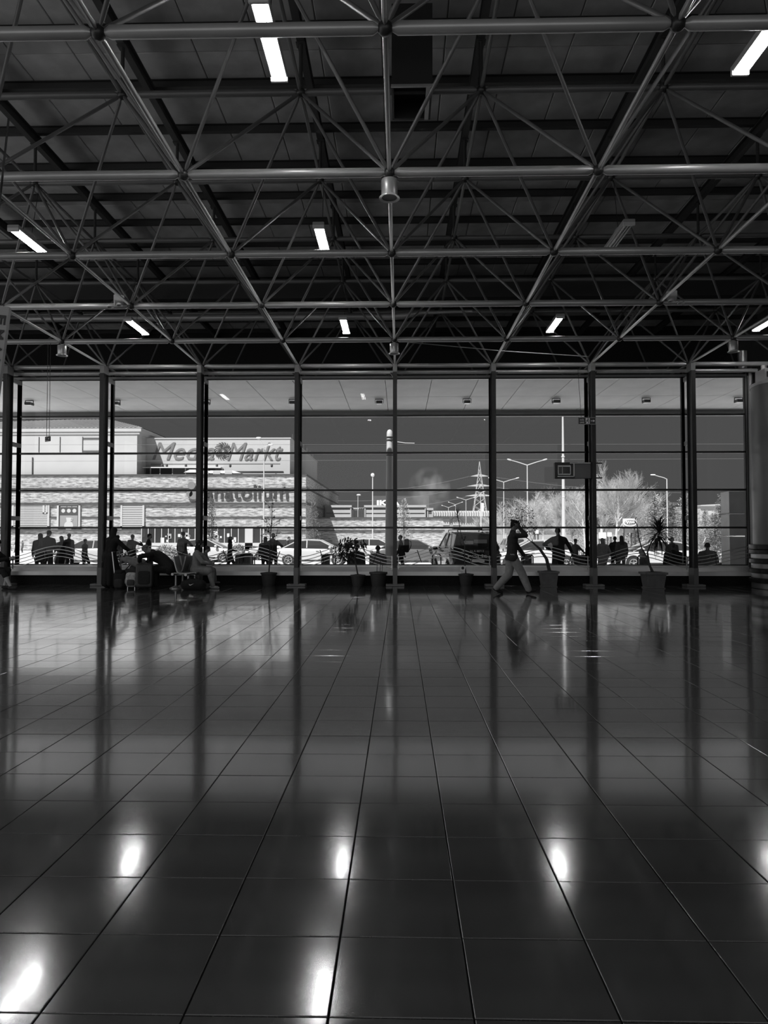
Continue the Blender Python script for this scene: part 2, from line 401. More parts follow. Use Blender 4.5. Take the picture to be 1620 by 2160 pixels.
# second tube under the frame edge
tb = MB().tube((-13, 20.28, 5.96), (9.9, 20.28, 5.96), .055, n=12)
tag(tb.build('head_tube', M_TUBE), 'long grey tube running just above the tops of the windows', 'tube')
# ---- wavy guard rails
def wave(t): return .5-.5*math.cos(2*math.pi*min(max(t, 0), 1))
def rail_bay(xa, xc, lab, half=None):
    t = thing('wave_railing', lab, 'railing', (xa, 20.2, 0), 0, 'wavy guard rails in front of the glass'); wd = xc-xa
    for q in range(4):
        z0 = .50+.095*q
        pts = [(wd*s/24, 0, z0+.30*(wave(s/24) if half is None else wave(s/48))) for s in range(25)]
        MB().path(pts, .0105, 6).build('rail', M_ALU, t)
    for s in ((.27, .77) if half is None else (.4,)):
        wv = wave(s if half is None else s/2); dz = (wave(s+.02)-wave(s-.02))*.3/(.04*wd) if half is None else .1
        b = Vector((wd*s, 0, .47+.30*wv)); u = Vector((-dz, 0, 1)).normalized()
        MB().tube(b, b+u*.36, .013, n=6).build('rail_strut', M_BLACK, t)
    for s in (.09, wd-.09):
        if half is not None and s > .1: continue
        m = MB(); m.box(s-.012, s+.012, -.01, .02, .44, .82)
        for q in range(4): m.lathe([(.018, -.03), (.018, -.012)], (s, 0, .5+.095*q), 8, 'Y')
        m.build('fixing_post', M_ALU, t)
wh = ['at the far left window bay', 'behind the standing woman and the luggage', 'behind the seated woman', 'right of the fourth column behind the leafy bush', 'in front of the police car', 'behind the walking man', 'behind the big spiky palm pot']
for i in range(7): rail_bay(X0+A*(i-4), X0+A*(i-3), 'wavy four-tube metal guard rail ' + wh[i])
rail_bay(X0+A*3, 9.75, 'wavy four-tube guard rail rising at the right end beside the round pillar', half=1)
# ---- end posts and the round pillar at the right
pe = thing('end_post', 'pair of pale metal end posts closing the window at right', 'post', (9.78, 20.42, 0))
MB().lathe([(.05, 0), (.05, 6.05)], (.0, 0, 0), 12).build('tube_post', M_FR2, pe)
MB().lathe([(.075, 0), (.075, 6.05)], (.21, -.35, 0), 14).build('tube_post', M_TUBE, pe)
MB().box(.02, .4, .1, .2, 0, 6.05).build('closing_strip', M_DARK, pe)
pc = Vector((10.45, 19.2, 0)); 
pl = thing('round_pillar', 'big round pillar with banded dark and metal rings around its foot', 'pillar', pc)
MB().lathe([(1.13, 1.1), (1.13, 5.3)], n=64).build('shaft', mat('pillar_cladding', .17, .33, .55, .5, .12, 1.2), pl)
MB().lathe([(1.15, 5.3), (1.15, 5.38)], n=64).build('cap_ring', M_TUBE, pl); MB().lathe([(1.14, 0), (1.14, 1.1)], n=64).build('core', M_BLACK, pl)
zb = [0, .16, .27, .41, .52, .66, .78, .91, 1.02, 1.16]
for i in range(9):
    dk = i % 2 == 1
    rr = 1.235 if dk else 1.185
    if i == 8: dk = True; rr = 1.235
    if i == 7: zb_ = (zb[7], zb[8])
    MB().lathe([(rr-.05, zb[i]+.004), (rr, zb[i]+.012), (rr, zb[i+1]-.012), (rr-.05, zb[i+1]-.004)], n=64, cap=False).build('ring_band', (mat('band_dark', .015, .25) if dk else mat('band_metal', .6, .28, .9)), pl)
# ---- canopy outside the glass
cn = struct('canopy')
so = MB().bbox((0, 0, 0), (1.335, 2.85, .04), .008).mesh('soffit_panel', mat('soffit', .9, .55, .1, .5, .10, 1.1, .25, 3))
for i in range(23):
    for j in range(2): link('soffit_panel', so, cn, (-17.3+i*1.35, 22.06+j*2.86, 5.9))
MB().box(-18.4, 12.9, 26.34, 26.5, 5.80, 6.3).build('fascia', mat('fascia', .06, .5), cn)
MB().box(-18.4, 12.9, 26.18, 26.34, 5.68, 5.88).build('gutter', mat('gutter', .3, .5, .3), cn)
fx = [62, 245, 618, 800, 985, 1173, 1363, 1558, 435]
fn = ['above the left end of the pale building', 'just right of the second column', 'just left of the fourth column', 'left of the tall white totem', 'above the power pylon', 'above the double-arm street lamps', 'above the bare birch trees', 'at the right end beside the end posts', 'beside the third column']
for px, lab in zip(fx, fn):
    p = at(px, 843, 23.9)
    t = thing('floodlight', 'small square floodlight under the outer canopy ' + lab, 'floodlight', (p.x, p.y, 5.88), 0, 'floodlights under the canopy')
    MB().bbox((0, 0, -.11), (.20, .26, .09), .01).build('housing', mat('flood_body', .12, .5), t)
    MB().box(-.09, .09, -.11, .11, -.162, -.156).build('lens', mat('flood_lens', .5, .2), t)
    MB().box(-.14, -.128, -.02, .02, -.14, 0).box(.128, .14, -.02, .02, -.14, 0).box(-.14, .14, -.02, .02, -.012, 0).build('bracket', M_BLACK, t)

# ---- hanging fluorescent fittings
M_LAMP = emis('lit_tube', .9, 46.0); M_OFF = mat('unlit_tube', .75, .3); M_REF = mat('lamp_reflector', .75, .3, .3)
def lamp(k, j, lab, on=True):
    x = X0+A*(k-.5)+.06; y = YW-A*j+A/2-.2
    t = thing('fluorescent_lamp', lab, 'ceiling lamp', (x, y, 6.80), 0, 'hanging fluorescent lamps')
    MB().bbox((0, 0, .035), (.20, 1.32, .07), .012).build('housing', mat('lamp_housing', .35, .5), t)
    MB().box(-.088, .088, -.63, .63, -.006, 0).build('reflector', M_REF, t)
    tm = MB().lathe([(.016, -.60), (.016, .60)], n=8, axis='Y').mesh('glass_tube', M_LAMP if on else M_OFF)
    for s in (-.052, .0, .052): link('glass_tube', tm, t, (s, 0, -.028))
    for s in (-.64, .64): MB().bbox((0, s, -.015), (.2, .04, .07), .006).build('end_cap', M_REF, t)
    MB().lathe([(.075, 0), (.06, .07), (.02, .12)], (0, .0, .07), 12).build('hanger_cup', mat('lamp_housing', .35), t)
    MB().tube((0, 0, .18), (0, .25, ZT-6.80), .006, n=5).build('cable', M_BLACK, t)
lamp(0, 5, 'lit fluorescent lamp nearest the camera, hanging left of the centre at the top')
lamp(2, 5, 'lit fluorescent lamp at the top right corner of the hall')
lamp(-2, 3, 'lit fluorescent lamp in the middle row at the left edge')
lamp(0, 3, 'lit fluorescent lamp in the middle row, left of the big pendant cylinder')
lamp(2, 3, 'dark unlit fluorescent lamp in the middle row at right', False)
lamp(-2, 1, 'small far lit lamp above the second window bay at left')
lamp(0, 1, 'small far lit lamp above the fourth window bay, left of centre')
lamp(2, 1, 'small far lit lamp above the sixth window bay, right of centre')
lamp(4, 1, 'small far lit lamp at the extreme right edge')
# ---- pendant cylinders under the nodes
def pend(k, j, lab):
    t = thing('pendant_speaker', lab, 'pendant speaker', (X0+A*k, YW-A*j, ZB-.05), 0, 'round pendant cylinders under the roof nodes')
    MB().lathe([(.03, .0), (.03, -.04), (.10, -.05), (.105, -.06), (.105, -.26), (.10, -.27)], n=24).build('drum', mat('pendant_drum', .5, .35, .5), t)
    MB().lathe([(.105, -.262), (.135, -.285), (.135, -.295), (.10, -.285)], n=24, cap=False).build('rim', mat('pendant_rim', .75, .3, .3), t)
    MB().lathe([(.101, -.279), (.05, -.272), (.001, -.27)], n=24).build('grille', mat('pendant_grille', .22, .6), t)
pend(0, 4, 'large grey pendant cylinder under the central roof node, nearest the camera')
pend(0, 1, 'small grey pendant cylinder above the central window column')
pend(-3, 1, 'small grey pendant cylinder at the far left of the roof')
pend(3, 1, 'small dark grey pendant cylinder at the far right of the roof')
# ---- projector boxes at two nodes
for k, s, lab in ((-2, -1, 'pale emergency twin spotlight unit fixed at a roof node on the left'), (2, 1, 'grey emergency twin spotlight unit fixed at a roof node on the right')):
    t = thing('twin_spotlight', lab, 'spotlight', (X0+A*k+s*.22 if False else X0+A*k+s*.18, YW-A*2-.18, ZB+.0), R(-20*s))
    MB().bbox((0, 0, .06), (.2, .34, .14), .02).build('body', mat('spot_body', .55, .5), t)
    for q in (-.09, .09): MB().lathe([(.05, -.03), (.07, -.07), (.062, -.075), (.04, -.05)], (q*s+.08*s, q, .0), 14).build('lamp_head', mat('spot_head', .6, .3, .2), t)
# ---- air ducts
dt = thing('round_duct', 'long ribbed round air duct running across above the windows', 'air duct', (-10.6, 20.0, 7.45))
m = MB(); prof = []
for i in range(0, 200): prof.append((.095+(.006 if i % 2 else 0), i*.052))
m.lathe(prof, n=14, axis='X').build('duct_tube', mat('duct_metal', .3, .4, .6), dt)
MB().path([(10.35, 0, 0), (10.7, 0, .02), (11.2, 0, .1), (12.6, 0, .13)], [.1, .1, .055, .045], 12).build('reducer', mat('duct_metal', .3), dt)
bd = MB().box(-13, 12, 20.35, 20.95, 8.1, 8.55)
tag(bd.build('box_duct', M_PURL), 'dark rectangular duct across the hall behind the far roof lattice', 'air duct')
p = at(866, 262, 10.3)
sh = thing('duct_shaft', 'black square ventilation shaft hanging from the roof deck near the centre', 'ventilation shaft', (p.x+.02, 10.55, 7.75))
MB().box(-.29, .29, -.42, -.38, 0, ZD-7.9).box(-.29, .29, .38, .42, 0, ZD-7.9).box(-.29, -.26, -.4, .4, 0, ZD-7.9).box(.26, .29, -.4, .4, 0, ZD-7.9).build('casing', mat('shaft_black', .012, .6), sh)
MB().box(-.27, .27, -.39, .39, .25, .27).build('damper', M_BLACK, sh)
MB().box(.2, .26, -.4, .4, -.01, .02).box(-.3, .3, -.44, -.4, -.01, .02).build('collar', M_ALU, sh)
cb_ = MB(); a_ = at(860, 722, 17.6); b_ = at(1240, 752, 20.0); cb_.path([a_, (a_+b_)/2+Vector((0, 0, -.03)), b_], .012, 6)
tag(cb_.build('sagging_cable', M_TUBE), 'thin grey cable sagging from the central roof node to the right', 'cable')
# rainwater pipe right
p = at(1573, 745, 20.3)
tag(MB().lathe([(.12, 5.97), (.12, 6.55), (.02, 6.58)], (p.x, p.y+.2, 0), 16).build('stub_pipe', mat('duct_metal', .3)), 'short upright metal pipe above the window at the far right', 'pipe')
# ---- hanging signs
M_SG = mat('sign_green', .03, .4); M_WH = mat('sign_white', .75, .5)
def exit_sign(px, py, Y, rz, lab, wd, hz, dy=0):
    p = at(px, py, Y)
    t = thing('exit_sign', lab, 'exit sign', (p.x, p.y, p.z), rz)
    MB().bbox((0, 0, 0), (wd, .03, hz), .004).build('panel', M_SG, t)
    fr = MB(); a, b = wd/2, hz/2
    fr.box(-a, a, -.02, -.015, b-.008, b).box(-a, a, -.02, -.015, -b, -b+.008).box(a-.008, a, -.02, -.015, -b, b).box(-a, -a+.008, -.02, -.015, -b, b)
    fr.build('border', mat('sign_border', .4, .5), t)
    text('exit1', 'lettering', t, (-a*.82, -.016, .01), wd*.24, hz*.26, M_WH, .004); text('exit2', 'lettering', t, (-a*.82, -.016, -b*.72), wd*.24, hz*.26, M_WH, .004)
    g = MB()   # running figure in a doorway
    g.box(-a*.16, a*.3, -.019, -.016, -b*.8, b*.8); g.build('pictogram_ground', M_WH, t)
    f = MB(); f.lathe([(.018, -.023), (.018, -.019)], (a*.12, 0, b*.5), 8, 'Y')
    for q0, q1 in (((.02, .3), (.06, -.05)), ((.06, -.05), (-.12, -.35)), ((-.12, -.35), (-.16, -.7)), ((.06, -.05), (.2, -.3)), ((.2, -.3), (.12, -.7)), ((.02, .25), (-.12, .1)), ((.04, .25), (.24, .1))):
        f.tube((a*q0[0], -.02, b*q0[1]), (a*q1[0], -.02, b*q1[1]), .009, n=5)
    f.build('running_figure', M_SG, t)
    MB().box(a*.42, a*.75, -.019, -.016, -.008, .008).prism([(a*.7, b*.3), (a*.9, 0), (a*.7, -b*.3)], -.019, -.016).build('arrow', M_WH, t)
    for s in (-.32, .32): MB().tube((wd*s, 0, b), (wd*s*.9, dy, ZB-.05-p.z), .006, n=5).build('cable', M_BLACK, t)
exit_sign(1238, 888, 19.7, 0, 'dark emergency exit sign with running figure and arrow, in front of a column', .47, .19, .42)
exit_sign(101, 926, 17.44, R(-38), 'small dark exit sign hanging on cables at an angle in the first bay', .22, .12)
# ---- display box on the column
p = at(1211, 993, 19.95)
t = thing('display_box', 'dark display screen box clamped to the sixth window column', 'display', (p.x, p.y, p.z))
MB().bbox((0, .0, 0), (1.08, .16, .45), .012).build('case', M_DARK, t)
fr = MB(); fr.box(-.46, -.44, -.1, -.08, -.1, .12).box(-.46, -.12, -.1, -.08, .10, .14).box(-.13, -.11, -.1, -.08, -.1, .12).box(-.46, -.12, -.1, -.08, -.12, -.09).box(-.345, -.33, -.1, -.08, -.1, .12)
fr.build('screen_frame', mat('screen_frame', .55, .4), t)
MB().box(-.44, -.13, -.088, -.081, -.09, .10).build('screen', mat('screen', .006, .15), t)
fr = MB(); fr.box(-.47, -.01, -.1, -.08, -.175, -.15).box(-.04, -.01, -.1, -.08, -.175, .2).box(-.13, .42, -.1, -.08, .19, .215)
fr.build('trim_strip', mat('screen_frame', .55), t)
MB().box(.0, .42, -.086, -.08, -.21, .18).build('side_panel', mat('side_panel', .12, .5), t)
for z in (-.2, .2): MB().box(.42, .75, -.06, .06, z-.015, z+.015).build('clamp_arm', M_DARK, t)
# ---- tilted sign board at top left
p = at(-38, 750, 8.0)
bd = thing('sign_board', 'pale grey board with dark stacked letters at the upper left edge', 'sign', (p.x, p.y, p.z))
bd.rotation_euler = (0, R(6.5), R(0))
MB().bbox((0, 0, 0), (.5, .05, 1.15), .006).build('board', mat('board_grey', .33, .5), bd)
for i, ch in enumerate('EMANET'):
    text(ch, 'letter', bd, (.13, -.028, .47-i*.165), .11, .10, mat('letter_dark', .02, .5), .006, (R(90), R(90), 0))
MB().tube((.0, 0, .57), (-.05, 0, ZB-p.z), .012, n=6).build('hanger', M_DARK, bd)

lb = thing('lintel_box', 'pale metal box beam resting on top of the round pillar at the right edge', 'beam', (10.9, 19.1, 5.38))
MB().bbox((0, 0, .16), (3.0, .5, .32), .01).build('box', mat('lintel_metal', .4, .4, .3), lb); MB().bbox((0, -.27, .16), (2.9, .04, .14), .006).build('dark_strip', M_DARK, lb)
# ================================================================ PEOPLE
JOBS = []     # objects whose voxel union is baked in one pass at the end
def V(*a): return Vector(a)
def ik(S, T, a, b, pole):
    d = T-S; L = max(min(d.length, .998*(a+b)), .05); d.normalize(); T = S+d*L
    c = (a*a+L*L-b*b)/(2*a*L); c = max(-1, min(1, c)); s = math.sqrt(1-c*c)
    p = pole-d*pole.dot(d); p = p.normalized() if p.length > 1e-5 else d.orthogonal().normalized()
    return S+d*a*c+p*a*s, T
class Layer:
    def __init__(s): s.mb = MB()
    def cap(s, p0, p1, r0, r1=None, n=12, fl=None):
        r1 = r0 if r1 is None else r1; p0 = V(*p0); p1 = V(*p1); d = p1-p0; L = d.length
        z = d.normalized() if L > 1e-6 else V(0, 0, 1); x = z.orthogonal().normalized(); y = z.cross(x)
        rs = []
        for i in range(5):
            a = -math.pi/2+i*math.pi/8+(.05 if i == 0 else 0); rs.append((p0+z*r0*math.sin(a), r0*math.cos(a)))
        for i in range(5):
            a = i*math.pi/8-(.05 if i == 4 else 0); rs.append((p1+z*r1*math.sin(a), r1*math.cos(a)))
        s.mb.rings([[c+(x*math.cos(t)+y*math.sin(t))*r for t in (2*math.pi*k/n for k in range(n))] for c, r in rs]); return s
    def done(s, name, m, parent, vox, label=None, sm=4):
        o = link(name, s.mb.mesh(name, m), parent, label=label)
        q = o.modifiers.new('union', 'REMESH'); q.mode = 'VOXEL'; q.voxel_size = vox; q.use_smooth_shade = True
        q = o.modifiers.new('soften', 'SMOOTH'); q.iterations = sm; q.factor = .5
        JOBS.append(o); return o
def bake():
    bpy.context.view_layer.update(); dg = bpy.context.evaluated_depsgraph_get(); out = []
    for o in JOBS: out.append((o, bpy.data.meshes.new_from_object(o.evaluated_get(dg))))
    for o, me in out:
        o.modifiers.clear(); mt = o.data.materials[0]; old = o.data; o.data = me
        if not me.materials: me.materials.append(mt)
        if 'cut' in o:      # a straight hem: the garment ends in a level edge round the hips
            cx_, cy_, cz_, rr_ = o['cut']; n = len(me.vertices); a = np.empty(n*3); me.vertices.foreach_get('co', a); a = a.reshape(-1, 3)
            k = (a[:, 2] < cz_) & (np.hypot(a[:, 0]-cx_, a[:, 1]-cy_) < rr_); a[k, 2] = cz_; me.vertices.foreach_set('co', a.ravel()); me.update(); del o['cut']
        me.name = o.name
        bpy.data.meshes.remove(old)
def person(p, h, face, lab, P=None, top=('jacket', .05), legs=('trousers', .04), hair=('short', .02), skin=.22, shoes=.03, vox=.02, group=None, sc_=(1, 1)):
    """p: ground point; face: heading in degrees, 0 = walking away from the photographer (+y), 90 = to the photo's left; P: pose in fractions of the height"""
    P = P or {}
    t = thing('person', lab, 'person', p, R(face), group)
    S = h; g = lambda k, d: V(*P.get(k, d))*S
    wide = sc_[0]
    hip = g('hip', (0, 0, .525)); lean = R(P.get('lean', 2)); side = R(P.get('side', 0)); tw = R(P.get('twist', 0))
    Rl = Matrix.Rotation(-lean, 3, 'X') @ Matrix.Rotation(side, 3, 'Y'); up = Rl @ V(0, 0, 1)
    Rs = Rl @ Matrix.Rotation(tw, 3, 'Z'); rt_ = Rs @ V(1, 0, 0); fw = Rs @ V(0, 1, 0)
    mid = hip+up*.15*S; neck = hip+up*.305*S; bend = P.get('hunch', 0)*S
    neck = neck+V(0, bend, 0); sh = neck-up*.022*S
    hp, hy = R(P.get('hpitch', 6)), R(P.get('hyaw', 0))
    Rh = Matrix.Rotation(hy, 3, 'Z') @ Matrix.Rotation(-hp-lean*.35, 3, 'X') @ Matrix.Rotation(side*.3, 3, 'Y')
    hu = Rh @ V(0, 0, 1); hf = Rh @ V(0, 1, 0); hr = Rh @ V(1, 0, 0)
    hb = neck+hu*.045*S; hc = hb+hu*.055*S
    def H(x, y, z): return hc+(hr*x+hf*y+hu*z)*S
    B = Layer(); c = B.cap
    # head: cranium, face, jaw, nose, ears, neck
    c(H(0, -.010, .014), H(0, .006, .016), .048*S, .044*S); c(H(0, .012, -.012), H(0, .020, -.036), .037*S, .025*S)
    c(H(0, .050, .004), H(0, .059, -.014), .006*S, .0095*S, 8); c(H(-.018, .042, .013), H(.018, .042, .013), .010*S, None, 8)
    c(H(-.010, .040, -.030), H(.010, .040, -.030), .008*S, None, 8)
    for s in (-1, 1): c(H(s*.047, -.004, .004), H(s*.047, -.006, -.012), .010*S, .007*S, 8)
    c(neck-up*.02*S, H(0, -.008, -.03), .036*S, .031*S)
    # trunk
    hw = .047*S; sw = .095*S*wide
    for s in (-1, 1):
        c(hip+rt_*s*hw, mid+rt_*s*.036*S, .060*S*wide, .050*S*wide); c(mid+rt_*s*.036*S, sh-up*.06*S+rt_*s*.052*S, .050*S*wide, .058*S*wide)
        c(sh+rt_*s*.03*S+up*.004*S, sh+rt_*s*sw-up*.016*S, .034*S, .032*S)
    c(hip-rt_*.03*S, hip+rt_*.03*S, .062*S); c(mid, sh-up*.05*S, .052*S, .06*S)
    T_ = Layer(); TC = T_.cap; L_ = Layer(); LC = L_.cap; sk, tg = top; lk_, lg = legs
    ex = .009*S/1.7*(1.5 if sk in ('shirt', 'tee') else 1.9); coat = sk in ('coat', 'robe')
    for s in (-1, 1):
        TC(hip+rt_*s*hw*.9-up*(.018 if sk != 'jacket' else .035)*S, mid+rt_*s*.038*S, .060*S*wide+ex, .052*S*wide+ex); TC(mid+rt_*s*.038*S, sh-up*.06*S+rt_*s*.052*S, .052*S*wide+ex, .058*S*wide+ex)
        TC(sh+rt_*s*.025*S-up*.004*S, sh+rt_*s*sw-up*.018*S, .033*S+ex, .031*S+ex)
    TC(hip-rt_*.03*S-up*.01*S, hip+rt_*.03*S-up*.01*S, .066*S+ex); TC(mid, sh-up*.05*S, .054*S+ex, .058*S+ex); TC(sh-up*.01*S, neck+up*.006*S, .042*S+ex, .036*S+ex*.5)
    if not coat: TC(hip-up*.035*S-rt_*.04*S*wide, hip-up*.035*S+rt_*.04*S*wide, (.066 if lk_ != 'baggy' else .078)*S+ex)
    # arms
    for s, hk, ek, cu in ((-1, 'lh', 'le', 'lcurl'), (1, 'rh', 're', 'rcurl')):
        A0 = sh+rt_*s*.108*S*wide-up*.024*S
        Tg = g(hk, (s*.135*wide, .03, .47)) ; pole = V(*P.get(ek, (s*.5, -1, -.1)))
        E, Wr = ik(A0, Tg, .172*S, .150*S, pole); d = (Wr-E).normalized()
        c(A0, E, .030*S, .023*S); c(E, Wr, .023*S, .0155*S)
        r_ = ex*(.9 if coat or sk == 'jacket' else .8)
        if sk == 'tee': TC(A0, A0.lerp(E, .75), .031*S+r_, .029*S+r_)
        else: TC(A0, E, .031*S+r_, .026*S+r_); TC(E, E.lerp(Wr, .94), .026*S+r_, .019*S+r_)
        # hand: palm, four unequal fingers with a knuckle bend, thumb from the side of the palm
        curl = R(P.get(cu, 35)); pn = (V(-s, 0, 0)-d*(-s*d.x)); pn = pn.normalized() if pn.length > .2 else d.orthogonal().normalized()
        pn = V(*P[hk+'n']).normalized() if hk+'n' in P else pn
        pn = (pn-d*pn.dot(d)).normalized(); sd_ = d.cross(pn)*s
        if sd_.dot(V(0, 1, 0)) < 0 and hk+'n' not in P: sd_ = -sd_
        ps = .0078*S
        for q in (-1, 0, 1): c(Wr+sd_*q*.010*S, Wr+d*.042*S+sd_*q*.014*S, .0105*S, .0095*S, 8)
        for q, ln in ((-1.5, .032), (-.5, .041), (.5, .045), (1.5, .039)):
            k0 = Wr+d*.048*S+sd_*q*.0125*S; d1 = (d*math.cos(curl*.5)+pn*math.sin(curl*.5)+sd_*q*.06).normalized(); k1 = k0+d1*ln*.5*S
            d2 = (d*math.cos(curl*1.5)+pn*math.sin(curl*1.5)+sd_*q*.04).normalized(); k2 = k1+d2*ln*.5*S
            c(k0, k1, ps*.78, ps*.72, 6); c(k1, k2, ps*.72, ps*.62, 6)
        t0 = Wr+d*.010*S+sd_*.014*S; t1 = t0+(d*.6+sd_*.7+pn*.25).normalized()*.022*S; t2 = t1+(d*.9+sd_*.3+pn*.3).normalized()*.02*S
        c(t0, t1, ps*.95, ps*.85, 6); c(t1, t2, ps*.85, ps*.7, 6)
    # legs
    SH = []
    for s, fk, kk, pk in ((-1, 'lf', 'lkn', 'lp'), (1, 'rf', 'rkn', 'rp')):
        H0 = hip+rt_*s*.05*S-up*.01*S
        Fg = g(fk, (s*.06, .0, .045)); K, An = ik(H0, Fg, .245*S, .245*S, V(*P.get(kk, (s*.12, 1, 0))))
        c(H0, K, .052*S*wide, .034*S); c(K, K.lerp(An, .35), .034*S, .033*S); c(K.lerp(An, .35), An, .033*S, .019*S)
        pit = R(P.get(pk, 0)); fd = V(*P.get(fk+'d', (s*.15, 1, 0))).normalized(); fd = V(fd.x*math.cos(pit), fd.y*math.cos(pit), math.sin(pit))
        dn = V(0, 0, -1); hl = An+dn*.020*S-fd*.018*S; to = An+dn*.026*S*(1 if pit >= -.1 else .6)+fd*.085*S
        c(hl, to, .019*S, .015*S, 8); SH.append((hl, to, An))
        if lk_ == 'trousers' or lk_ == 'baggy':
            e2 = .010*S if lk_ == 'trousers' else .018*S
            LC(H0, K, .053*S*wide+e2*.8, .036*S+e2); LC(K, K.lerp(An, .4), .036*S+e2, .034*S+e2); LC(K.lerp(An, .4), K.lerp(An, .97), .034*S+e2, .024*S+e2)
        elif lk_ == 'shorts': LC(H0, K, .055*S*wide, .040*S); LC(K, K.lerp(An, .3), .040*S, .04*S)
        elif lk_ == 'skirt': LC(H0, K, .07*S, .075*S)
        if coat:
            fr = .55 if sk == 'coat' else 1.0
            if sk == 'coat': TC(H0, H0.lerp(K, P.get('hem', .85)), .066*S*wide+ex, .058*S+ex)
            else: TC(H0, K, .068*S*wide+ex, .07*S+ex); TC(K, K.lerp(An, .93), .07*S+ex, .06*S+ex)
    if coat and abs(lean) < .9 and not P.get('seated'):
        lo = hip.z-(.16*S if sk == 'coat' else .46*S)
        for q in range(8):
            a = q*math.pi/4; r = (.075 if sk == 'coat' else .10)*S
            TC(hip+V(math.cos(a)*.04*S, math.sin(a)*.02*S, .02*S), V(hip.x+math.cos(a)*r, hip.y+math.sin(a)*r*.8, lo), .05*S, .04*S)
    LC(hip-rt_*.03*S, hip+rt_*.03*S, .064*S+.004)
    B.done('body', cloth(skin, 'skin'), t, vox*.72, sm=2)
    TO = T_.done({'robe': 'robe', 'coat': 'coat', 'jacket': 'jacket', 'tee': 'tee_shirt'}.get(sk, 'shirt'), cloth(tg), t, vox)
    if not coat and not P.get('seated') and abs(lean) < .3: TO['cut'] = [hip.x, hip.y, hip.z-.062*S, .112*S*wide]
    L_.done('skirt' if lk_ == 'skirt' else 'shorts' if lk_ == 'shorts' else 'trousers', cloth(lg), t, vox)
    for hl, to, An in SH:
        q = Layer(); q.cap(hl, to, .0235*S, .019*S); q.cap(hl.lerp(to, .15)+V(0, 0, .012*S), An+V(0, 0, -.006*S), .022*S, .024*S)
        fdv = (to-hl).normalized(); q.cap(hl-V(0, 0, .008*S), to-V(0, 0, .004*S)+fdv*.004*S, .017*S, .016*S)
        q.done('shoe', cloth(shoes, 'shoe'), t, vox*.8, sm=2)
    # hair and headwear
    hk_, hg = hair; Hh = Layer(); k = Hh.cap
    if hk_ in ('short', 'messy', 'long', 'bun', 'cap'):
        k(H(0, -.018, .020), H(0, .000, .026), .0495*S, .043*S); k(H(0, -.030, .008), H(0, -.034, -.022), .036*S, .026*S)
        for s in (-1, 1): k(H(s*.034, -.004, .022), H(s*.037, -.018, .0), .018*S, .016*S)
    if hk_ == 'messy':
        rr = random.Random(h)
        for q in range(9): a = rr.uniform(0, 6.28); k(H(.03*math.cos(a), -.02+.03*math.sin(a), .05), H(.045*math.cos(a), -.03+.05*math.sin(a), .050+rr.uniform(-.01, .008)), .014*S, .007*S, 6)
    if hk_ == 'long':
        for s in (-1, 0, 1): k(H(s*.026, -.028, .0), sh+rt_*s*.035*S-fw*.05*S-up*.05*S, .030*S, .022*S)
    if hk_ == 'bun': k(H(0, -.058, .03), H(0, -.064, .034), .022*S)
    if hk_ == 'hijab':
        k(H(0, -.014, .014), H(0, -.002, .018), .056*S, .050*S); k(H(0, -.02, -.02), neck-fw*.012*S, .050*S, .052*S); k(H(0, .0, -.045), neck+fw*.012*S, .034*S, .05*S)
        k(neck-up*.01*S-rt_*.035*S, neck-up*.01*S+rt_*.035*S, .045*S)
    if hk_ == 'hood':
        k(H(0, -.016, .012), H(0, -.002, .022), .060*S, .052*S); k(H(0, -.02, -.02), neck, .055*S, .058*S)
    if hk_ == 'beanie': k(H(0, -.010, .022), H(0, .000, .030), .053*S, .046*S)
    if hk_ == 'bald': k(H(0, -.036, -.005), H(0, -.034, -.022), .028*S, .022*S)
    if hk_ == 'none': pass
    elif hk_ == 'cap':
        Hh.done('hair', cloth(hg, 'hair'), t, vox*.8, sm=1); q = Layer(); q.cap(H(0, -.010, .030), H(0, .0, .034), .052*S, .046*S)
        for s in (-1, 0, 1): q.cap(H(s*.02, .03, .028), H(s*.018, .085, .018), .010*S, .007*S)
        q.done('cap', cloth(P.get('cap', .03)), t, vox*.8, sm=1)
    else: Hh.done({'hijab': 'headscarf', 'hood': 'hood', 'beanie': 'beanie'}.get(hk_, 'hair'), cloth(hg, 'hair'), t, vox*.8, sm=2)
    if vox < .0169:
        e = MB()
        for s in (-1, 1): e.sup(H(s*.0175, .049, .003), (.0065*S, .004*S, .0045*S), 1, 8, 6)
        e.build('eyes', mat('eye_dark', .02, .2), t, True, kind='stuff')
    return t

def backpack(p, rz, s, g, lab, pocket=True, rim=None, grp=None):
    t = thing('backpack', lab, 'backpack', p, R(rz), grp)
    MB().sup((0, 0, .24*s), (.16*s, .10*s, .25*s), .55, 18, 10).build('pack_body', cloth(g), t, True)
    if pocket: MB().sup((0, -.095*s, .15*s), (.115*s, .05*s, .12*s), .5, 14, 8).build('front_pocket', cloth(g*1.3+.01), t, True)
    MB().sup((0, -.01*s, .45*s), (.13*s, .095*s, .055*s), .6, 14, 8).build('top_lid', cloth(g*.8), t, True)
    for q in (-1, 1):
        MB().path([(q*.07*s, .08*s, .45*s), (q*.08*s, .15*s, .42*s), (q*.09*s, .17*s, .28*s), (q*.10*s, .10*s, .08*s)], .012*s, 6).build('strap', cloth(g*.7), t, True)
    MB().path([(-.03*s, .02*s, .48*s), (-.02*s, .02*s, .52*s), (.02*s, .02*s, .52*s), (.03*s, .02*s, .48*s)], .007*s, 6).build('grab_handle', cloth(g*.7), t)
    if rim:
        MB().path([(.15*s*math.cos(a), -.06*s, .24*s+.24*s*math.sin(a)) for a in (math.pi*k/16-.3 for k in range(20))], .011*s, 6).build('piping', cloth(rim), t, True)
    return t
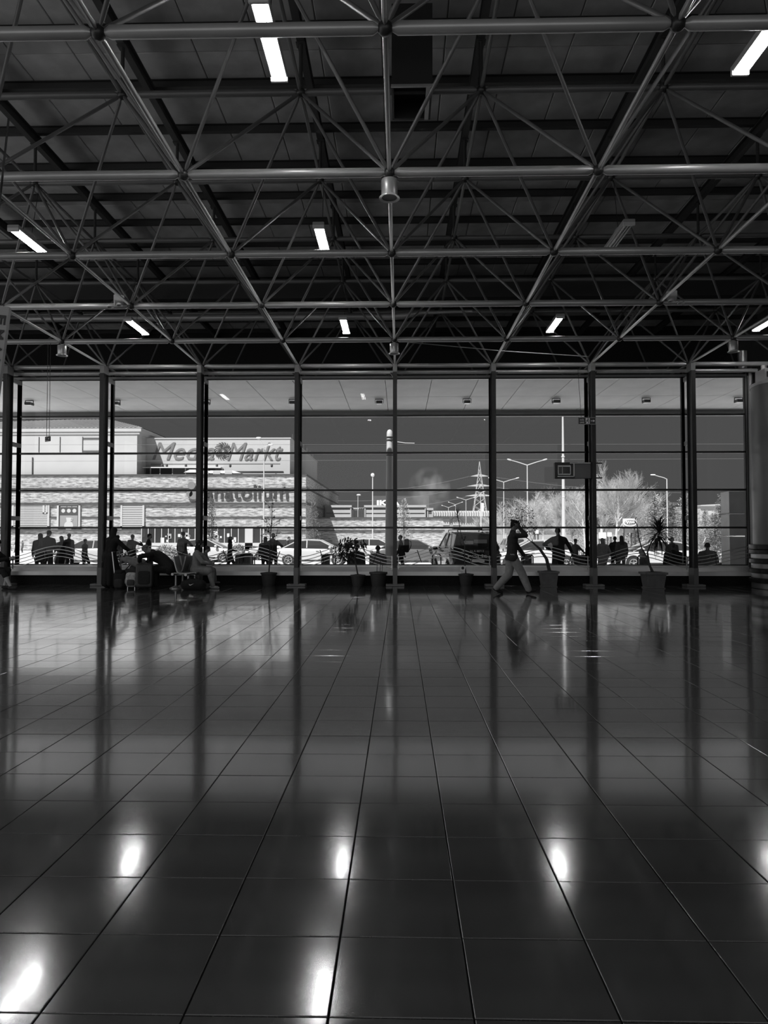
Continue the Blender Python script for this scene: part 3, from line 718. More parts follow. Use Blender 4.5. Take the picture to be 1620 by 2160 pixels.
def suitcase(p, rz, w_, d_, h_, g, lab, handle=.25):
    t = thing('suitcase', lab, 'suitcase', p, R(rz))
    MB().sup((0, 0, .05+h_/2), (w_/2, d_/2, h_/2), .22, 24, 12).build('shell', mat('case_%d' % (g*1000), g, .45), t, True)
    for q in (-1, 1): MB().box(q*w_*.28-.006, q*w_*.28+.006, -d_/2-.006, -d_/2+.01, .12, h_-.03).build('rib', mat('case_rib', g*1.6+.01, .4), t)
    MB().sup((0, -d_/2-.005, .05+h_*.42), (w_*.36, .03, h_*.28), .35, 16, 8).build('front_pocket', cloth(g*1.2), t, True)
    for x in (-1, 1):
        for y in (-1, 1):
            MB().lathe([(.01, -.018), (.028, -.015), (.028, .015), (.01, .018)], (x*w_*.36, y*d_*.3, .028), 12, 'X').build('wheel', M_RUB, t)
    MB().path([(-.09, d_*.25, h_+.04), (-.09, d_*.25, h_+.05+handle), (.09, d_*.25, h_+.05+handle), (.09, d_*.25, h_+.04)], .011, 6).build('pull_handle', M_BLACK, t)
    return t
# ---------------------------------------------------------------- people inside the hall
gp = at(1080, 1252, 17.35); gp.z = 0
walk = dict(lean=3, hip=(0, 0, .505), lf=(-.035, -.205, .075), rf=(.035, .215, .055), lp=-28, rp=14, lkn=(0, 1, 0), rkn=(0, 1, 0),
            rh=(.035, .085, .885), re=(.3, .35, -1), rcurl=70, rhn=(-.3, -1, .1), lh=(-.16, .19, .50), le=(-.4, -1, 0), lcurl=30, hpitch=16, hyaw=8, lfd=(-.05, 1, 0), rfd=(.08, 1, 0))
person(gp, 1.80, -90, 'man in dark sweater and pale trousers striding right, one hand raised to his face', walk, ('shirt', .035), ('baggy', .26), ('messy', .012), .16, .015, .013)
tph = thing('phone', 'small dark phone held to the walking man\'s face', 'phone', gp+V(.165, -.09, 1.615), R(-70))
MB().bbox((0, 0, 0), (.07, .009, .14), .003).build('case', M_BLACK, tph)
gp = at(231, 1239, 19.15); gp.z = 0
person(gp, 1.62, -28, 'woman in long black coat and headscarf standing with her back turned by the luggage', dict(lean=9, side=4, rh=(.14, .26, .62), re=(1, -.3, -.6), lh=(-.12, .24, .60), hyaw=20, hpitch=10),
       ('robe', .008), ('skirt', .008), ('hijab', .012), .15, .3, .015)
sp = MB()
gp = at(231, 1239, 19.15)
# benches: two rows of three moulded seats back to back
def bench(px, rz, lab):
    b = at(px, 1243, 18.7); t = thing('bench', lab, 'bench', (b.x, 18.95, 0), R(rz))
    m = mat('bench_metal', .38, .35, .5)
    prof = [(-.50, .425), (-.46, .44), (-.36, .43), (-.22, .41), (-.10, .41), (-.04, .43), (-.005, .48), (.03, .60), (.07, .76), (.085, .84)]
    for s in range(2):
        y0 = -.25+s*.56; y1 = y0+.50; q = MB(); q.m = 0
        ring = [(x, z+.012) for x, z in prof]+[(x+.012, z-.014) for x, z in reversed(prof)]
        q.prism(ring, y0, y1, 'Y'); se = q.build('seat_shell', mat('seat_mesh', .2, .45, .4), t)
        for y in (y0, y1):
            MB().path([(x, y, z) for x, z in prof], .019, 8).build('edge_tube', m, se)
    MB().tube((-.24, -.3, .385), (-.24, .86, .385), .035, n=10).build('beam', m, t)
    for y in (0, .6):
        MB().lathe([(.16, 0), (.16, .012), (.05, .06), (.03, .08), (.028, .38)], (-.24, y, 0), 16).build('pedestal', m, t)
    return t
bench(384, 0, 'metal airport bench facing left with the slumped person on it')
bench(377, 180, 'metal airport bench facing right with the seated woman on it')
for o in [o for o in C.objects if o.name == 'bench.001']: o.location.y += .28; o.location.x += .03
gp = at(345, 1243, 18.85); gp.z = 0
person(gp, 1.78, 90, 'person in black hooded jacket slumped forward on the bench, face down over the luggage',
       dict(seated=1, hip=(0, -.09, .31), lean=42, hunch=.05, hpitch=52, lf=(-.06, .085, .045), rf=(.06, .12, .045), lh=(-.14, .31, .40), rh=(.14, .30, .38), le=(-1, 0, .4), re=(1, 0, .4)),
       ('jacket', .010), ('baggy', .010), ('beanie', .10), .2, .02, .015, None, (1.3, 1))
gp = at(420, 1243, 18.9); gp.z = 0
person(gp, 1.62, -90, 'woman in pale coat and dark headscarf sitting on the bench, facing right',
       dict(seated=1, hip=(0, -.06, .315), lean=8, hpitch=14, lf=(-.07, .19, .045), rf=(.05, .24, .045), lh=(-.05, .20, .42), rh=(.03, .19, .40), le=(-1, -.4, -.6), re=(1, -.4, -.6), lcurl=60, rcurl=60, hem=.93),
       ('coat', .20), ('trousers', .24), ('hijab', .012), .22, .35, .014)
gp = at(432, 1240, 19.6); gp.z = 0
person(gp, 1.25, -75, 'dark-haired child sitting half hidden behind the woman in the pale coat',
       dict(seated=1, hip=(0, -.05, .42), lean=12, hpitch=24, lf=(-.06, .20, .12), rf=(.06, .22, .12), lh=(-.06, .22, .56), rh=(.06, .22, .56), lcurl=60), ('jacket', .08), ('trousers', .12), ('bun', .02), .2, .1, .015)
gp = at(3, 1240, 18.6); gp.z = 0
person(gp+V(-.12, 0, 0), 1.72, -90, 'seated person in dark clothes and pale socks at the left edge of the photo',
       dict(seated=1, hip=(0, -.11, .29), lean=12, lf=(-.06, .08, .045), rf=(.06, .24, .045), hpitch=20, lh=(-.06, .20, .46), rh=(.06, .20, .46), lp=0, rp=0), ('jacket', .012), ('shorts', .015), ('hood', .012), .42, .03, .015)
b = at(-22, 1240, 18.6); tb_ = thing('stool', 'low dark seat under the person at the far left edge', 'seat', (b.x-.25, 18.75, 0))
MB().bbox((0, 0, .42), (.46, .5, .05), .02).build('seat', M_DARK, tb_); MB().lathe([(.2, 0), (.2, .02), (.03, .06), (.03, .4)], n=14).build('pedestal', M_DARK, tb_)
# luggage on the floor
p = at(305, 1243, 18.55); p.z = 0; suitcase(p, 12, .42, .27, .62, .018, 'tall dark suitcase standing on wheels in front of the slumped person')
p = at(253, 1239, 18.75); p.z = 0; backpack(p, 0, .98, .014, 'big black rucksack on the floor beside the standing woman', True)
p = at(277, 1237, 18.75); p.z = .05
t = thing('trolley_bag', 'small pale patterned child\'s trolley bag on two little feet', 'bag', (p.x, p.y, 0), R(6))
MB().sup((0, 0, .24), (.14, .09, .19), .5, 18, 10).build('bag_body', mat('printed_fabric', .42, .7, 0, .3, .55, 14), t, True)
MB().sup((0, -.085, .17), (.10, .03, .08), .5, 14, 8).build('front_pocket', cloth(.06), t, True)
for s in (-1, 1): MB().tube((s*.09, 0, 0), (s*.09, 0, .08), .012, n=6).build('foot', M_ALU, t)
for s in (-1, 1): MB().sup((s*.15, 0, .2), (.03, .05, .07), .6, 10, 6).build('side_pocket', cloth(.3), t, True)
p = at(283, 1232, 19.15); p.z = 0
t = thing('luggage_trolley', 'metal luggage trolley loaded with bags behind the pale child\'s bag', 'trolley', p, R(90))
MB().box(-.25, .25, -.4, .4, .14, .16).build('deck', M_ALU, t)
for x, y in ((-.22, -.36), (.22, -.36), (-.22, .36), (.22, .36)): MB().lathe([(.02, -.015), (.065, -.012), (.065, .012), (.02, .015)], (x, y, .066), 12, 'X').build('wheel', M_RUB, t)
MB().path([(-.24, .4, .15), (-.24, .5, .95), (.24, .5, .95), (.24, .4, .15)], .016, 8).build('push_handle', M_ALU, t)
q = Layer(); q.cap((-.22, -.12, .02), (.24, -.05, .0), .15, .14); q.cap((-.2, .12, .05), (.2, .1, .06), .14, .13); q.cap((0, 0, .18), (.1, .02, .17), .13)
tb2 = thing('holdall', 'bulky dark holdall lying on the luggage trolley', 'bag', p+V(0, 0, .32), 0); q.done('bag_body', cloth(.05), tb2, .02)
MB().path([(-.2, -.1, .16), (-.05, -.14, .3), (.1, -.1, .28), (.2, -.08, .14)], .014, 6).build('carry_strap', cloth(.015), tb2)
q = Layer(); q.cap((-.28, 0, .05), (.2, -.03, -.12), .06, .09); q.cap((-.2, .08, .06), (.25, .08, -.02), .06, .07); q.cap((.2, -.03, -.12), (.27, -.06, -.2), .085, .06)
tj = thing('folded_coat', 'grey padded coat draped over the piled bags', 'coat', p+V(.02, -.16, .72)); q.done('cloth_fold', cloth(.16), tj, .016)
q = Layer(); q.cap((0, 0, 0), (.06, 0, .02), .11, .09)
tj = thing('bundle', 'dark knotted bundle resting behind the tall black suitcase', 'bag', p+V(-.25, .0, .76)); q.done('cloth_fold', cloth(.03), tj, .016); MB().sup((0, 0, .11), (.03, .03, .04), .8, 8, 6).build('knot', cloth(.05), tj, True)
p = at(408, 1246, 18.45); p.z = 0
t = thing('duffel_bag', 'black sports duffel bag with a white swoosh, under the seated woman', 'bag', p)
q = Layer(); q.cap((-.2, 0, .13), (.2, 0, .13), .13, .13); q.cap((-.2, 0, .08), (.22, 0, .08), .10, .10); q.cap((-.1, 0, .2), (.1, 0, .2), .10); q.done('bag_body', cloth(.012), t, .016)
sw_ = [(-.06, .02), (-.045, -.012), (-.02, -.02), (.07, .03), (-.018, .0), (-.035, .002)]
MB().prism([(x, z) for x, z in sw_], -.142, -.136).build('emblem', M_WH, t).location = (-.02, 0, .14)
for s in (-1, 1): MB().path([(-.1, s*.06, .2), (-.05, s*.05, .33), (.06, s*.05, .33), (.1, s*.06, .2)], .010, 6).build('carry_handle', cloth(.02), t)
# tangle of upright straps and a bottle over the pile behind
# ---------------------------------------------------------------- potted plants
M_POT = mat('pot_dark', .035, .6); M_POT2 = mat('pot_grey', .13, .6, 0, .4, .2, 6); M_SOIL = mat('soil', .02, .95); M_LEAF = mat('leaf_dark', .025, .45, 0, .5, .3, 10); M_STEM = mat('stem', .05, .8)
def pot(t, w_, h_, sq, m):
    if sq:
        b = MB(); r = []
        for q, z in ((.36, 0), (.38, .03), (.36, .05), (.44, h_/w_*.86), (.5, h_/w_*.88), (.5, h_/w_)):
            r.append([(q*w_*a, q*w_*b_, z*w_) for a, b_ in ((-1,-1),(1,-1),(1,1),(-1,1))])
        b.rings(r).build('pot', m, t); MB().bbox((0, 0, .012), (w_*.8, w_*.8, .024), .004).build('saucer', m, t)
    else:
        MB().lathe([(.34*w_, 0), (.36*w_, .02), (.45*w_, h_*.86), (.5*w_, h_*.88), (.5*w_, h_), (.46*w_, h_)], n=24).build('pot', m, t)
    MB().lathe([(.40*w_, h_+.002), (.2*w_, h_+.015), (.01, h_+.02)], n=14).build('soil', M_SOIL, t)
def leafq(m, c, d, L, W, nrm):
    d = d.normalized(); s = d.cross(nrm); s = s.normalized() if s.length > 1e-4 else d.orthogonal().normalized()
    n = s.cross(d); m.add([c, c+d*L*.35+s*W/2+n*W*.12, c+d*L*.75+s*W*.35, c+d*L-n*W*.3, c+d*L*.75-s*W*.35, c+d*L*.35-s*W/2+n*W*.12, c+d*L*.4], [(0, 1, 6), (1, 2, 6), (2, 3, 6), (3, 4, 6), (4, 5, 6), (5, 0, 6)])
def rv(r): 
    while 1:
        v = V(r.uniform(-1, 1), r.uniform(-1, 1), r.uniform(-1, 1))
        if .05 < v.length < 1: return v
def blade(L, W):
    m = MB(); vs = []; n = 7
    for i in range(n+1):
        f = i/n; w2 = W/2*(.5+1.2*f if f < .4 else (1-f)*1.6+.02); x = L*(f-.12*f*f); z = L*(.10*f-.42*f*f*f)
        vs += [(x, -w2, z+w2*.35), (x, 0, z), (x, w2, z+w2*.35)]
    fs = []
    for i in range(n):
        a = i*3; fs += [(a, a+1, a+4, a+3), (a+1, a+2, a+5, a+4)]
    return m.add(vs, fs).mesh('leaf', M_LEAF, True)
def dracaena(t, top, n, L, W, r, down=.35):
    me = blade(L, W)
    for i in range(n):
        az = i*2.39996; f = i/n; el = 1.35-f*(1.35+down*1.6)+r.uniform(-.12, .12)
        o = link('leaf', me, t, top+V(0, 0, -.18*f*L/.5), Euler((r.uniform(-.3, .3), -el, az)).to_quaternion().to_euler())
        o.rotation_euler = (Matrix.Rotation(az, 3, 'Z') @ Matrix.Rotation(-el, 3, 'Y')).to_euler(); k = r.uniform(.75, 1.1); o.scale = (k, 1, k)
r = random.Random(11)
# big leaning spiky palm, right
p = at(1378, 1236, 19.35); p.z = 0
t = thing('potted_dracaena', 'big spiky-leaved dracaena leaning in a square grey pot at right', 'plant', p); pot(t, .58, .42, 1, M_POT2)
tp = at(1390, 1118, 19.35)-p; mid_ = at(1368, 1165, 19.35)-p
tp = V(tp.x, 0, tp.z); mid_ = V(mid_.x-.03, 0, mid_.z)
MB().path([(0, 0, .4), (-.10, 0, .62), tuple(mid_), (-.04, 0, 1.2), tuple(tp)], [.035, .03, .022, .02, .018], 8).build('trunk', M_STEM, t)
dracaena(t, tp, 96, .62, .042, r, .62)
p2 = at(1340, 1095, 19.35)-p
st = MB(); st.path([(-.03, 0, .4), (-.13, -.02, .75), (-.3, -.03, 1.05), (p2.x+.07, -.02, 1.35), (p2.x+.05, 0, 1.65), (p2.x, 0, p2.z-.05)], [.028, .022, .017, .015, .012, .01], 7).build('side_trunk', M_STEM, t)
dracaena(t, V(p2.x, 0, p2.z-.03), 12, .16, .02, r, .4)
# slim dracaena with radiating tuft
p = at(983, 1231, 20.05); p.z = 0
t = thing('potted_dracaena', 'slim palm with thin star-shaped tuft in a dark pot before the police car', 'plant', p); pot(t, .42, .33, 0, M_POT)
tp = at(965, 1086, 20.05)-p
MB().path([(0, 0, .3), (-.04, 0, .7), (-.03, 0, 1.1), (-.14, 0, 1.45), (tp.x, 0, tp.z)], [.02, .012, .011, .010, .010], 7).build('trunk', M_STEM, t)
dracaena(t, V(tp.x, 0, tp.z), 48, .38, .014, r, .35)
dracaena(t, V(-.03, 0, 1.28), 14, .2, .02, r, .4)
c_ = thing('paper_card', 'white paper card with a dark round portrait stuck in the slim palm\'s pot', 'card', at(976, 1199, 19.7), R(8)); c_.rotation_euler = (0, R(10), R(5))
MB().bbox((0, 0, 0), (.14, .006, .15), .001).build('sheet', M_WH, c_); MB().lathe([(.04, -.006), (.04, -.004)], (0, 0, .01), 14, 'Y').build('portrait', M_BLACK, c_); MB().tube((0, 0, -.06), (0, .06, -.2), .004, n=5).build('stick', M_DARK, c_)
# leafy crowns
def crown(t, c, rad, n, L, W, r, name='foliage', down=.5):
    m = MB()
    for _ in range(n):
        v = rv(r); q = V(c[0]+v.x*rad[0], c[1]+v.y*rad[1], c[2]+v.z*rad[2]); d = v.normalized()+V(0, 0, -down)+rv(r)*.5
        leafq(m, q, d, L*r.uniform(.6, 1.2), W*r.uniform(.7, 1.2), rv(r))
    m.build(name, M_LEAF, t, False, kind='stuff')
def stick(t, pts, rs): MB().path(pts, rs, 6).build('branch', M_STEM, t, True)
p = at(567, 1229, 20.05); p.z = 0
t = thing('potted_fig', 'tall thin airy ficus tree with sparse leaves in a dark round pot', 'plant', p); pot(t, .46, .36, 0, M_POT)
MB().path([(0, 0, .3), (.02, 0, .7), (.03, 0, 1.2), (.06, 0, 1.6), (.08, 0, 2.0), (.12, 0, 2.3)], [.02, .016, .013, .01, .008, .005], 7).build('trunk', M_STEM, t)
MB().path([(0.02, 0, .5), (.06, .02, .9), (.15, .03, 1.25), (.26, 0, 1.6)], [.011, .009, .008, .005], 6).build('side_trunk', M_STEM, t)
lv = MB()
for i in range(26):
    z = r.uniform(.95, 2.15); b0 = V(.05, 0, z); d = V(r.uniform(-1, 1), r.uniform(-.6, .6), r.uniform(.1, .9)).normalized(); L = r.uniform(.2, .5); b1 = b0+d*L
    MB().path([b0, b0+d*L*.5+V(0, 0, .02), b1], [.005, .004, .002], 4).build('twig', M_STEM, t)
    for k in range(9): leafq(lv, b0+d*L*r.uniform(.4, 1.05), d+rv(r)*.9+V(0, 0, -.5), .05, .022, rv(r))
lv.build('foliage', M_LEAF, t, False, kind='stuff')
p = at(755, 1231, 20.05); p.z = 0
t = thing('potted_shrub', 'round bushy broad-leaved shrub in a small dark pot', 'plant', p); pot(t, .42, .3, 0, M_POT)
MB().path([(0, 0, .28), (-.04, 0, .5), (-.1, 0, .8)], [.022, .02, .016], 7).build('trunk', M_STEM, t)
bc = [at(px, py, 20.05)-p for px, py in ((730, 1145), (745, 1150), (715, 1160), (735, 1168), (760, 1148))]
for q in bc: stick(t, [(-.1, 0, .75), tuple((q+V(-.1, 0, .75))/2), tuple(q)], [.012, .009, .005])
me = MB(); leafq(me, V(0, 0, 0), V(1, 0, -.25), .13, .05, V(0, 0, 1)); lme = me.mesh('leaf', M_LEAF, False)
for i in range(260):
    q = bc[r.choice([0, 0, 1, 2, 3, 3, 4])]; v = rv(r); lp = q+V(v.x*.20, v.y*.2, v.z*.20)
    link('leaf', lme, t, lp, (r.uniform(-.6, .6), r.uniform(.1, 1.2), r.uniform(0, 6.28)))
p = at(798, 1231, 20.0); p.z = 0
t = thing('planter', 'wide dark round planter with two bare cut stems, left of the centre column', 'planter', p); pot(t, .50, .38, 0, M_POT)
for x, h_ in ((-.04, .62), (.05, .70), (.10, .58)): MB().tube((x, 0, .36), (x+.01, 0, h_), .008, n=6).build('cut_stem', M_STEM, t)
p = at(1157, 1232, 19.85); p.z = 0
t = thing('potted_tree', 'leaning multi-stemmed tree bending left out of a square grey pot', 'plant', p); pot(t, .50, .42, 1, M_POT2)
for i in range(5):
    s = r.uniform(-.07, .07); e = at(1090+i*9, 1118+r.uniform(-8, 10), 19.85)-p; y = r.uniform(-.1, .1)
    pts = [(s, 0, .4), (-.08+s, y*.2, .75), (-.26+s, y*.4, 1.02), (-.46+s*.5, y*.8, 1.22), (e.x*.92, y, e.z-.1), (e.x, y, e.z)]
    MB().path(pts, [.017, .014, .011, .009, .006, .004], 6).build('stem', M_STEM, t)
e = at(1102, 1100, 19.85)-p; 
for i in range(16):
    v = rv(r); c_ = V(e.x+.03+v.x*.36, v.y*.3, e.z+v.z*.42); stick(t, [V(e.x+.1, 0, e.z-.35), (V(e.x+.1, 0, e.z-.35)+c_)/2+rv(r)*.04, c_], [.006, .004, .002])
    crown(t, c_, (.12, .12, .12), 42, .045, .022, r)
e = at(1068, 1085, 19.85)-p; crown(t, (e.x, 0, e.z), (.12, .2, .28), 60, .045, .022, r, 'foliage')
# ================================================================ OUTSIDE
GP, GR = -.20, -.30          # pavement and road levels
struct('pavement', mb=MB().box(-18.4, 60, 27.3, 36, -.6, GP).box(-18.4, 12.9, 20.66, 27.3, -.6, GP).box(-60, -18.4, 20, 36, -.6, GP), m=mat('pavement_stone', .78, .8, 0, .3, .12, 1.5, .2, 12))
struct('road', mb=MB().box(-260, 320, 36, 420, -.8, GR), m=mat('road_asphalt', .62, .85, 0, .3, .1, .8))
kb = MB(); kb.box(-60, 60, 35.85, 36.05, -.6, GP+.02); struct('kerb', mb=kb, m=mat('kerb_stone', .55, .8))
def X_(px, Y): return at(px, 1124, Y).x
def Z_(py, Y, px=810): return at(px, py, Y).z
M_RENDER = mat('white_render', .42, .8, 0, .3, .05, .6); M_ROOF = mat('ribbed_roof', .30, .6, 0, .4, .1, 2); M_STONE = stone_mat('ledge_stone', .40); M_LEDGE = mat('ledge_dark', .045, .7); M_SH = mat('shop_glass', .03, .08, 0, .8)
# ---- the mall: stone base, rendered upper blocks, side wings
YM = 80
ml = thing('shopping_mall', 'large stone-clad shopping centre with pale upper blocks, filling the left', 'building', (X_(645, YM), YM, GR))
def part(nm, m, x0, x1, y0, y1, z0, z1, **k): return MB().box(x0, x1, y0, y1, z0, z1).build(nm, m, ml, world=True, **k)
xl = X_(-420, YM); xr = X_(645, YM); zs_ = Z_(1003, YM)
part('stone_front', M_STONE, xl, xr, YM, 122, GR, zs_)
part('coping', M_LEDGE, xl, xr+.1, YM-.12, 122.1, zs_, zs_+.18)
for py, hh in ((1030, .15), (1062, .22), (1118, .16)):
    z = Z_(py, YM); part('ledge', M_LEDGE, xl, xr+.15, YM-.25, 122.2, z-hh/2, z+hh/2)
z = Z_(1091, YM)
for a, b in ((105, 120), (172, 252), (308, 645)): part('ledge', M_LEDGE, X_(a, YM), X_(b, YM), YM-.1, YM, z-.08, z+.08)
xb2 = X_(283, YM)
part('upper_block', M_RENDER, xl, xb2, YM+.6, 110, zs_, Z_(908, YM+.6))
ze = Z_(905, YM)
part('eave', M_RENDER, xl, xb2+.5, YM+.4, 111, ze-.12, ze+.3)
part('eave_gutter', mat('grey_render', .38), xl, xb2+.3, YM+.5, 110.6, ze-.42, ze-.12)
rf = MB(); zr = Z_(885, 92, 190); xa_ = xl; x1 = xb2+.7; ym = 92
rf.add([(xl, YM+.35, ze+.3), (x1, YM+.35, ze+.3), (X_(228, ym), ym, zr), (X_(150, ym), ym, zr), (x1, 111, ze+.3), (xl, 111, ze+.3), (xl, YM+1, ze+.35)],
       [(0, 1, 2, 3), (1, 4, 2), (4, 5, 3, 2), (5, 0, 3)])
rf.build('roof', M_ROOF, ml, False, world=True)
rr_ = MB()
for i in range(80):
    x = xl+(xb2-xl)*(i+.5)/80; x_l, x_r = X_(150, 92), X_(228, 92)
    f = 1 if x_l < x < x_r else max(0, (x1-x)/(x1-x_r)) if x >= x_r else max(0, (x-xl)/(x_l-xl))
    rr_.tube((x, YM+.35, ze+.33), (x, YM+.35+(92-YM-.35)*f*.98, ze+.33+(zr-ze-.3)*f*.98), .05, n=4)
rr_.build('roof_rib', mat('ribbed_roof', .30), ml, world=True, kind='stuff')
for a in (74, 119, 167): part('downpipe', M_LEDGE, X_(a, YM)-.03, X_(a, YM)+.03, YM+.53, YM+.6, Z_(951, YM), Z_(918, YM))
part('crack_line', M_LEDGE, X_(61, YM)-.05, X_(61, YM)+.05, YM+.5, YM+.6, zs_, Z_(962, YM))
z0, z1 = Z_(949, YM), Z_(921, YM)
part('sign_frame', M_LEDGE, X_(167, YM), X_(206, YM), YM+.5, YM+.6, z1-.06, z1+.03); part('sign_frame', M_LEDGE, X_(167, YM), X_(206, YM), YM+.5, YM+.6, z0-.03, z0+.06)
Y2 = 83.5; xm0, xm1 = X_(303, Y2), X_(611, Y2); zt = Z_(925, Y2)
part('sign_block', M_RENDER, xm0, xm1, Y2, 111, zs_-.2, zt)
part('parapet', mat('parapet', .4, .7), xm0, xm1+.1, Y2-.08, 111, zt, zt+.14)
part('return_wall', mat('grey_render', .38, .8), xb2+.02, xm0, 82, 84, zs_, zt)
ts_ = part('terrace_glazing', M_SH, X_(285, Y2), X_(470, Y2), Y2-.7, Y2-.1, zs_+.05, Z_(988, Y2))
part('terrace_roof', mat('terrace_roof', .7, .6), X_(283, Y2), X_(470, Y2), Y2-1.2, Y2-.05, Z_(988, Y2), Z_(986, Y2))
for px in (285, 321, 341, 367, 394, 440): part('terrace_post', mat('terrace_post', .7), X_(px, Y2)-.05, X_(px, Y2)+.05, Y2-.8, Y2-.7, zs_, Z_(988, Y2))
for a, b, c in ((390, 416, 990), (418, 512, 992)):
    q = MB(); xa2, xb3 = X_(a, YM+1), X_(b, YM+1); z = Z_(c+7, YM+1); zt2 = Z_(c-1, YM+1)
    q.add([(xa2, YM+.3, z), (xb3, YM+.3, z), (xb3, YM+2.6, z), (xa2, YM+2.6, z), (xa2*.75+xb3*.25, YM+1.4, zt2), (xa2*.25+xb3*.75, YM+1.4, zt2)], [(0, 1, 5, 4), (1, 2, 5), (2, 3, 4, 5), (3, 0, 4), (3, 2, 1, 0)])
    q.build('canvas_tent', mat('canvas', .42, .8), ml, False, world=True)
    for px in (a+1, b-1): part('tent_post', M_LEDGE, X_(px, YM+1)-.04, X_(px, YM+1)+.04, YM+.5, YM+.6, zs_, z)
for px in (430, 455, 480): part('banner', mat('canvas', .42), X_(px, YM)-.4, X_(px, YM)+.4, YM+.2, YM+.25, zs_+.2, zs_+.6)
q = MB()
for i in range(7):
    x = X_(640+i*0+0, 84)-3.9+0*i; y = 86+i*3.4; q.T = None; q.box(X_(611, Y2)-.15, X_(611, Y2)-.05, y, y+.1, zt, zt+.9)
q.build('roof_railing', M_LEDGE, ml, world=True, kind='stuff')
part('light_rail', M_LEDGE, X_(320, Y2), X_(592, Y2), Y2-.6, Y2-.5, Z_(980, Y2), Z_(978.5, Y2))
for px in (345, 355, 395, 460, 488, 575): MB().sup((X_(px, Y2), Y2-.75, Z_(983, Y2)), (.14, .2, .2), .8, 8, 6).build('spotlight', M_LEDGE, ml, True, world=True)
# lettering on the facade
M_LT = mat('letter_grey', .15, .6); M_LT2 = mat('letter_dark_grey', .025, .6)
def wtext(key, nm, px0, px1, py0, py1, Y, m, d=.25, label=None, par=ml):
    x0, x1 = X_(px0, Y), X_(px1, Y); z0, z1 = Z_(py1, Y), Z_(py0, Y)
    return text(key, nm, par, Vector((x0, Y, z0))-par.location, x1-x0, z1-z0, m, d, label=label)
wtext('media', 'lettering', 320, 452, 932, 969, Y2-.04, M_LT, .06); wtext('markt', 'lettering', 478, 596, 933, 970, Y2-.04, M_LT, .06)
cx, cz = X_(469, Y2), Z_(950, Y2); q = MB()
for i in range(18):
    a0 = i*2*math.pi/18; vs = []
    for j in range(7):
        f = j/6; r_ = .16+f*.82; a = a0+f*1.0; w_ = .04+.06*f
        for s in (-1, 1): vs.append((cx+r_*math.cos(a+s*w_*.9/max(r_, .3)), Y2-.1, cz+r_*math.sin(a+s*w_*.9/max(r_, .3))))
    q.add(vs, [(2*j, 2*j+1, 2*j+3, 2*j+2) for j in range(6)])
q.build('swirl_emblem', M_LT2, ml, False, world=True)
wtext('anat', 'lettering', 431, 608, 1022, 1053.5, YM-.08, M_LT2, .08)
for px, py, r_ in ((405, 1024, .42), (410, 1044, .50), (401, 1041, .36), (598, 1023, .14)): MB().lathe([(r_, 0), (r_, .2)], (X_(px, YM), YM-.4, Z_(py, YM)), 20, 'Y').build('logo_disc', M_LT, ml, world=True)
# windows and poster in the stone base
def fwin(a, b, y0, y1, nm, louvre=0):
    x0, x1, z0, z1 = X_(a, YM), X_(b, YM), Z_(y1, YM), Z_(y0, YM)
    o = MB(); o.box(x0, x1, YM-.2, YM-.05, z0, z0+.12).box(x0, x1, YM-.2, YM-.05, z1-.12, z1).box(x0, x0+.2, YM-.2, YM-.05, z0, z1).box(x1-.2, x1, YM-.2, YM-.05, z0, z1)
    o = o.build(nm, mat('shop_frame', .42, .5), ml, world=True)
    MB().box(x0+.2, x1-.2, YM-.1, YM-.04, z0+.12, z1-.12).build('backing', mat('louvre_back', .25, .5) if louvre else mat('poster_ground', .05, .4), o, world=False).location = -ml.location
    if louvre:
        n = louvre
        for i in range(n):
            z = z0+.2+(z1-z0-.4)*(i+.5)/n; sl_ = MB().box(x0+.2, x1-.2, YM-.16, YM-.09, z-(z1-z0)/n*.32, z+(z1-z0)/n*.32).build('slat', mat('louvre_slat', .36, .4), o); sl_.location = -ml.location
    return o, x0, x1, z0, z1
fwin(20, 105, 1060, 1112, 'louvre_window', 12); fwin(255, 305, 1062, 1112, 'louvre_window', 9)
fr = fwin(91, 102, 1062, 1083, 'notice_frame'); fwin(20, 30, 1060, 1111, 'side_frame')
o, x0, x1, z0, z1 = fwin(121, 170, 1063, 1113, 'poster_case')
def pp(u, v): return x0+(x1-x0)*u, z0+(z1-z0)*v
pr = thing  # poster pieces are flat print on the case
M_P1 = mat('poster_light', .42, .6); M_P2 = mat('poster_mid', .22, .6)
def ppart(nm, m, mb): q = mb.build(nm, m, o); q.location = -ml.location
q = MB(); a, b = pp(.12, .02); c, d = pp(.88, .52); q.box(a, c, YM-.112, YM-.104, b+.1, d); ppart('poster_panel', M_P2, q)
for u0, u1 in ((.14, .40), (.43, .61), (.64, .86)):
    q = MB(); a, b = pp(u0, .88); c, d = pp(u1, .92); q.box(a, c, YM-.12, YM-.104, b, d); ppart('poster_line', M_P1, q)
for u in (.26, .50, .74):
    q = MB(); a, b = pp(u, .72); q.lathe([(.22, 0), (.22, .012)], (a, YM-.12, b), 16, 'Y').lathe([(.001, -.012), (.10, -.01)], (a+.03, YM-.11, b-.02), 10, 'Y'); ppart('poster_disc', M_P1, q)
q = MB(); a, b = pp(.5, .3); q.prism([(a-.30, b+.34), (a+.30, b+.34), (a+.20, b-.18), (a-.20, b-.18)], YM-.125, YM-.113).lathe([(.5, 0), (.5, .01)], (a, YM-.118, b-.55), 20, 'Y'); q.path([(a+.28, YM-.12, b+.25), (a+.45, YM-.12, b+.2), (a+.42, YM-.12, b+.02), (a+.24, YM-.12, b)], .04, 6); ppart('poster_cup', M_P1, q)
